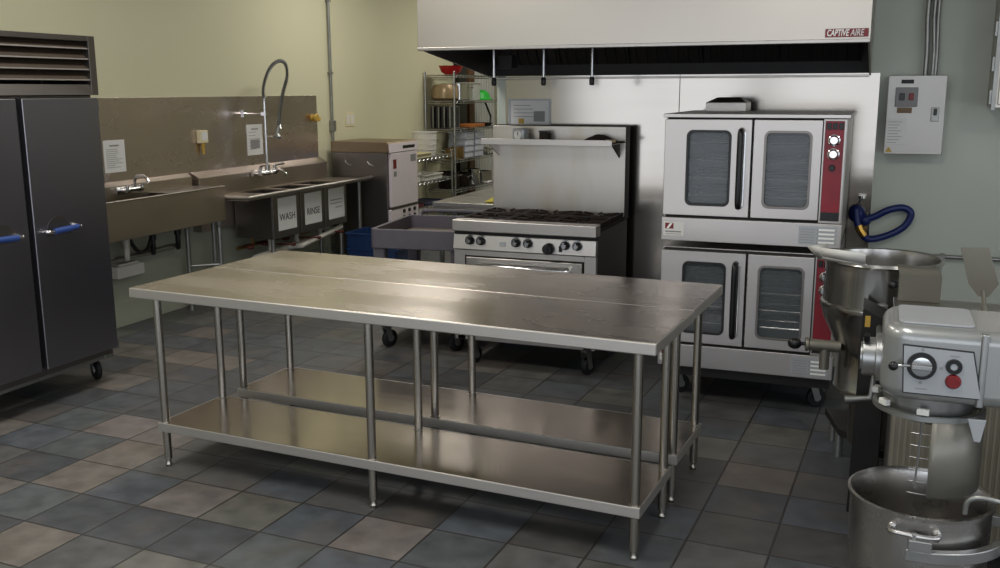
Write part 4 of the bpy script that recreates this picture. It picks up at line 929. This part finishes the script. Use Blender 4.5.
mb = MB(); mb.tube([(-.17,-.06,.60),(-.32,-.10,.612)],.026,16).cyl((-.235,-.078,.60),(-.235,-.078,.50),.02,14).lathe([(.03,-.012),(.033,0),(.03,.012)],(0,0,0),4) if 0 else mb.tube([(-.15,-.10,.605),(-.285,-.12,.612)],.026,16).cyl((-.215,-.11,.60),(-.215,-.11,.50),.022,14).cyl((-.285,-.12,.612),(-.30,-.122,.612),.032,16)
v = mb.build('draw_off_valve', PADDLE, t, .003)
MB().ball((-.345,-.128,.612),.026,(1.2,1,1)).cyl((-.30,-.122,.612),(-.33,-.126,.612),.008,8).build('valve_knob', BLACK, v)
# tilt housing : dark upright box in front of the bowl's right side, with crank
mb = MB(); mb.hexa([(-.075,-.50,.0),(.035,-.50,.0),(.035,-.27,.0),(-.075,-.27,.0),(-.066,-.50,.875),(.035,-.50,.825),(.035,-.27,.825),(-.066,-.27,.875)]); mb.build('tilt_housing', INTERIOR, t, .004)
MB().box(-.055,-.035,-.503,-.50,.80,.845).build('warning_tag', YELLOW, t)
mb = MB(); mb.cyl((0,-.50,.80),(0,-.62,.80),.012,12).tube([(0,-.61,.81),(-.004,-.615,.68),(-.012,-.615,.552),(-.02,-.615,.54)],.011,10).cyl((-.012,-.615,.54),(-.085,-.625,.53),.011,12,.014).cyl((-.085,-.625,.53),(-.11,-.63,.528),.016,12); mb.build('tilt_crank', GALV, t)
mb = MB(); mb.cyl((.0,-.28,.78),(.0,-.20,.78),.05,16).box(-.05,.03,-.27,-.235,.70,.84); mb.build('trunnion', ST_X, t)
# low stand
mb = MB(); mb.prism([(-.215,.42),(-.14,.12),(-.05,.05),(-.05,-.12),(.40,-.12),(.40,.42)],'xy',.115,.15); mb.build('stand_plate', ST_BLACK, t, .004)
for x,y in ((-.135,.16),(.36,.36),(.36,-.08),(-.17,.38)): MB().cyl((x,y,0),(x,y,.118),.02,14).build('leg', GALV, t)
mb = MB(); mb.cyl((0,0,.148),(0,0,.40),.10,24); mb.build('pedestal', ST_DARK, t)
# ================================================================ equipment cabinet beside the kettle
t = thing('equipment_cabinet','low steel cabinet with ribbed front between the kettle and the mixer','cabinet',(.60,3.9,0))
mb = MB(); mb.box(-.495,.6,-.23,.26,.08,.885); mb.build('cabinet_body', ST_DARK, t, .003)
mb = MB(); mb.box(-.505,.62,-.25,.275,.885,.905); mb.build('cabinet_top', ST_X, t, .003)
for k in range(2):
    a = -.49+k*.555; mb = MB(); mb.box(a,a+.54,-.245,-.23,.1,.86)
    for q in range(26): mb.box(a+.006+q*.0206,a+.014+q*.0206,-.250,-.245,.12,.84)
    mb.build('ribbed_panel', RIBBED, t)
for x in (-.46,.56):
    for y in (-.19,.22): MB().cyl((x,y,0),(x,y,.082),.022,12).build('leg', GALV, t)
mb = MB(); mb.box(-.49,-.335,.20,.27,.905,1.015).hexa([(-.49,.20,1.015),(-.335,.20,1.015),(-.335,.27,1.015),(-.49,.27,1.015),(-.50,.22,1.04),(-.35,.22,1.033),(-.35,.28,1.033),(-.50,.28,1.04)]); o = mb.build('control_housing', OLIVEBOX, t, .003)
MB().ball((-.512,.22,.965),.018).cyl((-.48,.22,.965),(-.512,.22,.965),.008,8).build('control_knob', BLACK, o)
t = thing('steel_paddle','flat steel paddle standing upright on the cabinet top near the right edge','paddle',(1.0-.6,3.86,.9055))
MB().lathe([(0,0),(.05,0),(.05,.006),(.012,.012),(.010,.05),(0,.05)],(0,0,0),24).build('paddle_base', PADDLE, t)
mb = MB(); mb.cyl((0,0,.04),(-.012,.0,.11),.008,10); mb.build('paddle_stem', PADDLE, t)
mb = MB(); mb.prism([(-.025,.085),(.008,.085),(.038,.135),(-.005,.265),(-.098,.262),(-.062,.13)],'xz',-.003,.003); mb.build('paddle_blade', PADDLE, t, .001)

# ================================================================ planetary mixer
MX, MY = .182, 2.93
t = thing('planetary_mixer','grey floor mixer with control dial and red button at the right edge','mixer',(.62,MY,0))
ox = -.62
def mx(x): return x+ox
# head : rounded block
mb = MB(); mb.prism(rrect(mx(.045),mx(.98),-.165,.165,.075,8),'xy',.895,1.103); mb.build('mixer_head', MIXGREY, t, .036, 6)
mb = MB(); mb.prism(rrect(mx(.085),mx(.275),-.115,.115,.02,4),'xy',1.103,1.109); mb.build('lid_plate', PANELG, t, .002)
mb = MB(); mb.frame(rrect(mx(.286),mx(.306),-.1715,.1715,.008,2),rrect(mx(.29),mx(.302),-.15,.15,.004,2),'xy',.90,1.10); mb.build('seam_band', MIXALU, t, .003)
pan = [(mx(.096),1.058),(mx(.272),1.052),(mx(.300),.922),(mx(.104),.922)]
o = MB().prism(pan,'xz',-.171,-.166).build('control_panel', INK, t)
cxp = sum(p[0] for p in pan)/4; czp = sum(p[1] for p in pan)/4
MB().prism([(cxp+(x-cxp)*.965,czp+(z-czp)*.95) for x,z in pan],'xz',-.1725,-.171).build('panel_face', PANELG, o)
mb = MB(); mb.lathe([(.025,-.006),(.037,-.006),(.038,0),(.025,0)],(mx(.147),-.1725,1.002),32,'y'); mb.build('dial_ring', BLACK, o)
mb = MB(); mb.lathe([(0,-.014),(.026,-.012),(.028,0),(0,0)],(mx(.147),-.1725,1.002),28,'y'); d = mb.build('dial', CHROME, o)
MB().hexa([(mx(.122),-.196,.996),(mx(.172),-.196,.996),(mx(.172),-.186,.994),(mx(.122),-.186,.994),(mx(.122),-.196,1.008),(mx(.172),-.196,1.008),(mx(.172),-.186,1.010),(mx(.122),-.186,1.010)]).build('dial_pointer', MIXALU, d, .002)
mb = MB(); mb.lathe([(.010,-.008),(.020,-.008),(.021,0),(.010,0)],(mx(.226),-.1725,1.008),24,'y'); sb = mb.build('start_button', BLACK, o)
MB().lathe([(0,-.006),(.009,-.006),(.0095,0),(0,0)],(mx(.226),-.1725,1.008),16,'y').build('button_cap', PANELG, sb)
mb = MB(); mb.lathe([(0,-.010),(.016,-.010),(.020,-.004),(.020,0),(0,0)],(mx(.227),-.1725,.967),24,'y'); mb.build('stop_button', DEEPRED, o)
mb = MB()
for x,z in ((.147,1.048),(.147,.956),(.195,1.0)): mb.box(mx(x)-.004,mx(x)+.004,-.1732,-.1725,z-.004,z+.004)
mb.box(mx(.135),mx(.165),-.1732,-.1725,.937,.940).box(mx(.215),mx(.24),-.1732,-.1725,1.035,1.038); mb.build('print', GREYINK, o)
mb = MB(); mb.cyl((mx(.118),-.182,1.003),(mx(.082),-.188,1.000),.004,8); lv = mb.build('gear_lever', CHROME, t)
MB().ball((mx(.076),-.19,1.0),.013).build('lever_ball', BLACK, lv)
mb = MB(); mb.cyl((mx(-.005),0,.972),(mx(.06),0,.972),.056,28).cyl((mx(.03),0,.972),(mx(.06),0,.972),.068,28); h = mb.build('attachment_hub', MIXALU, t, .004)
MB().cyl((mx(.005),-.03,1.025),(mx(.005),-.04,1.045),.009,10).build('hub_screw', BLACK, h)
MB().lathe([(0,-.0245),(.04,-.0245),(.04,-.02)],(mx(.015),0,.972),24,'x').build('hub_cap', MIXALU, h)
# planetary underside, guard ring, clips, cage wires and shield
mb = MB(); mb.lathe([(0,.80),(.05,.80),(.06,.84),(.12,.845),(.125,.90),(0,.90)],(mx(MX),0,0),36); mb.build('planetary_head', MIXALU, t)
mb = MB(); mb.lathe([(.138,.838),(.15,.838),(.15,.852),(.138,.852),(.138,.838)],(mx(MX),0,0),48); g = mb.build('guard_ring', GALV, t)
for a in (165,215,262):
    c = math.cos(R(a)); s_ = math.sin(R(a)); p = Vector((mx(MX)+c*.145,s_*.145,.868)); q = Vector((-s_,c,0)); n_ = Vector((c,s_,0))
    pts = [p+q*u*.016+n_*w*.009+Vector((0,0,z)) for z in (-.012,.006) for u,w in ((-1,-1),(1,-1),(1,1),(-1,1))]
    MB().hexa(pts).build('guard_clip', WHITEPL, g, .003)
mb = MB()
for k in range(6): mb.tube([(mx(MX)+.143*math.cos(R(a)),.143*math.sin(R(a)),.80-k*.035) for a in range(252,275,4)],.0016,5)
mb.tube([(mx(MX)-.02,-.142,.838),(mx(MX)-.026,-.142,.64)],.003,6); mb.build('guard_cage', WIRE, g)
mb = MB(); pl = []
for z in (.62,.845): pl.append([mb.bm.verts.new((mx(MX)+.148*math.cos(R(a)),.148*math.sin(R(a)),z)) for a in range(272,425,6)])
for i in range(len(pl[0])-1): mb.bm.faces.new((pl[0][i],pl[0][i+1],pl[1][i+1],pl[1][i]))
mb.build('splash_shield', SHIELD, g, solid=.003)
MB().prism([(mx(.272),.862),(mx(.318),.864),(mx(.308),.80),(mx(.292),.80)],'xz',-.158,-.15).build('safety_tab', PANELG, g, .002)
# beater shaft
mb = MB(); mb.cyl((mx(MX)+.03,0,.80),(mx(MX)+.03,0,.66),.016,14); mb.build('beater_shaft', CHROME, t)
# column and base
mb = MB(); mb.prism([(mx(.455),.05),(mx(1.0),.05),(mx(.98),.90),(mx(.405),.90),(mx(.425),.55)],'xz',-.125,.125); mb.build('column', MIXGREY, t, .03, 4)
mb = MB(); mb.prism([(mx(.10),-.27),(mx(.45),-.27),(mx(.50),-.2),(mx(1.03),-.2),(mx(1.03),.2),(mx(.50),.2),(mx(.45),.27),(mx(.10),.27),(mx(.10),.235),(mx(.40),.22),(mx(.43),.15),(mx(.43),-.15),(mx(.40),-.22),(mx(.10),-.235)],'xy',0,.07); mb.build('base', MIXGREY, t, .008)
# bowl yoke : curved arms from the column round both sides of the bowl
for s_ in (-1,1):
    A = [(mx(MX)+.238*math.cos(R(a)), s_*.238*math.sin(R(a))) for a in range(100,24,-6)]; B = [(mx(MX)+.213*math.cos(R(a)), s_*.213*math.sin(R(a))) for a in range(24,101,6)]
    pl = A+[(mx(.45),s_*.12),(mx(.44),s_*.08)]+B
    MB().prism(pl,'xy',.463,.498).build('bowl_yoke', MIXALU, t, .004)
    MB().box(mx(MX)-.035,mx(MX)+.025,min(s_*.214,s_*.246),max(s_*.214,s_*.246),.498,.53).cyl((mx(MX)-.02,s_*.23,.52),(mx(MX)-.02,s_*.23,.545),.009,10).build('bowl_clamp', MIXALU, t, .003)
MB().tube(spline([(mx(.285),-.175,.60),(mx(.29),-.18,.638),(mx(.32),-.185,.655),(mx(.38),-.18,.645),(mx(.43),-.13,.61)],6),.007,12).build('lift_handle', GALV, t)
t = thing('mixer_bowl','big round steel mixing bowl held under the mixer head','bowl',(MX,MY,0))
K = .94
mb = MB(); mb.lathe([(r*K,z) for r,z in [(0,.20),(.09,.20),(.15,.225),(.19,.29),(.202,.37),(.205,.45),(.205,.562),(.213,.566),(.214,.576),(.206,.579),(.198,.562),(.198,.45),(.195,.37),(.183,.30),(.145,.235),(.09,.208),(0,.207)]],(0,0,0),72); mb.build('bowl_shell', ST_BOWL, t)
for a in (264,84):
    c = [R(a-17),R(a+17)]; P = lambda an, r, z: (r*math.cos(an), r*math.sin(an), z)
    mb = MB(); mb.tube(spline([P(c[0],.193,.535),P(c[0],.222,.538),P((c[0]*.8+c[1]*.2),.234,.538),P((c[0]*.2+c[1]*.8),.234,.538),P(c[1],.222,.538),P(c[1],.193,.535)],5),.0065,10)
    hd = mb.build('bowl_handle', ST_BOWL, t)
    for an in c:
        p = Vector(P(an,.196,.53)); MB().ball(p,.013,(1,.7,1.5)).build('handle_mount', ST_BOWL, hd)
for s_ in (-1,1): MB().box(-.03,.03,min(s_*.2,s_*.236),max(s_*.2,s_*.236),.499-.0,.512).build('bowl_lug', ST_BOWL, t) if 0 else None
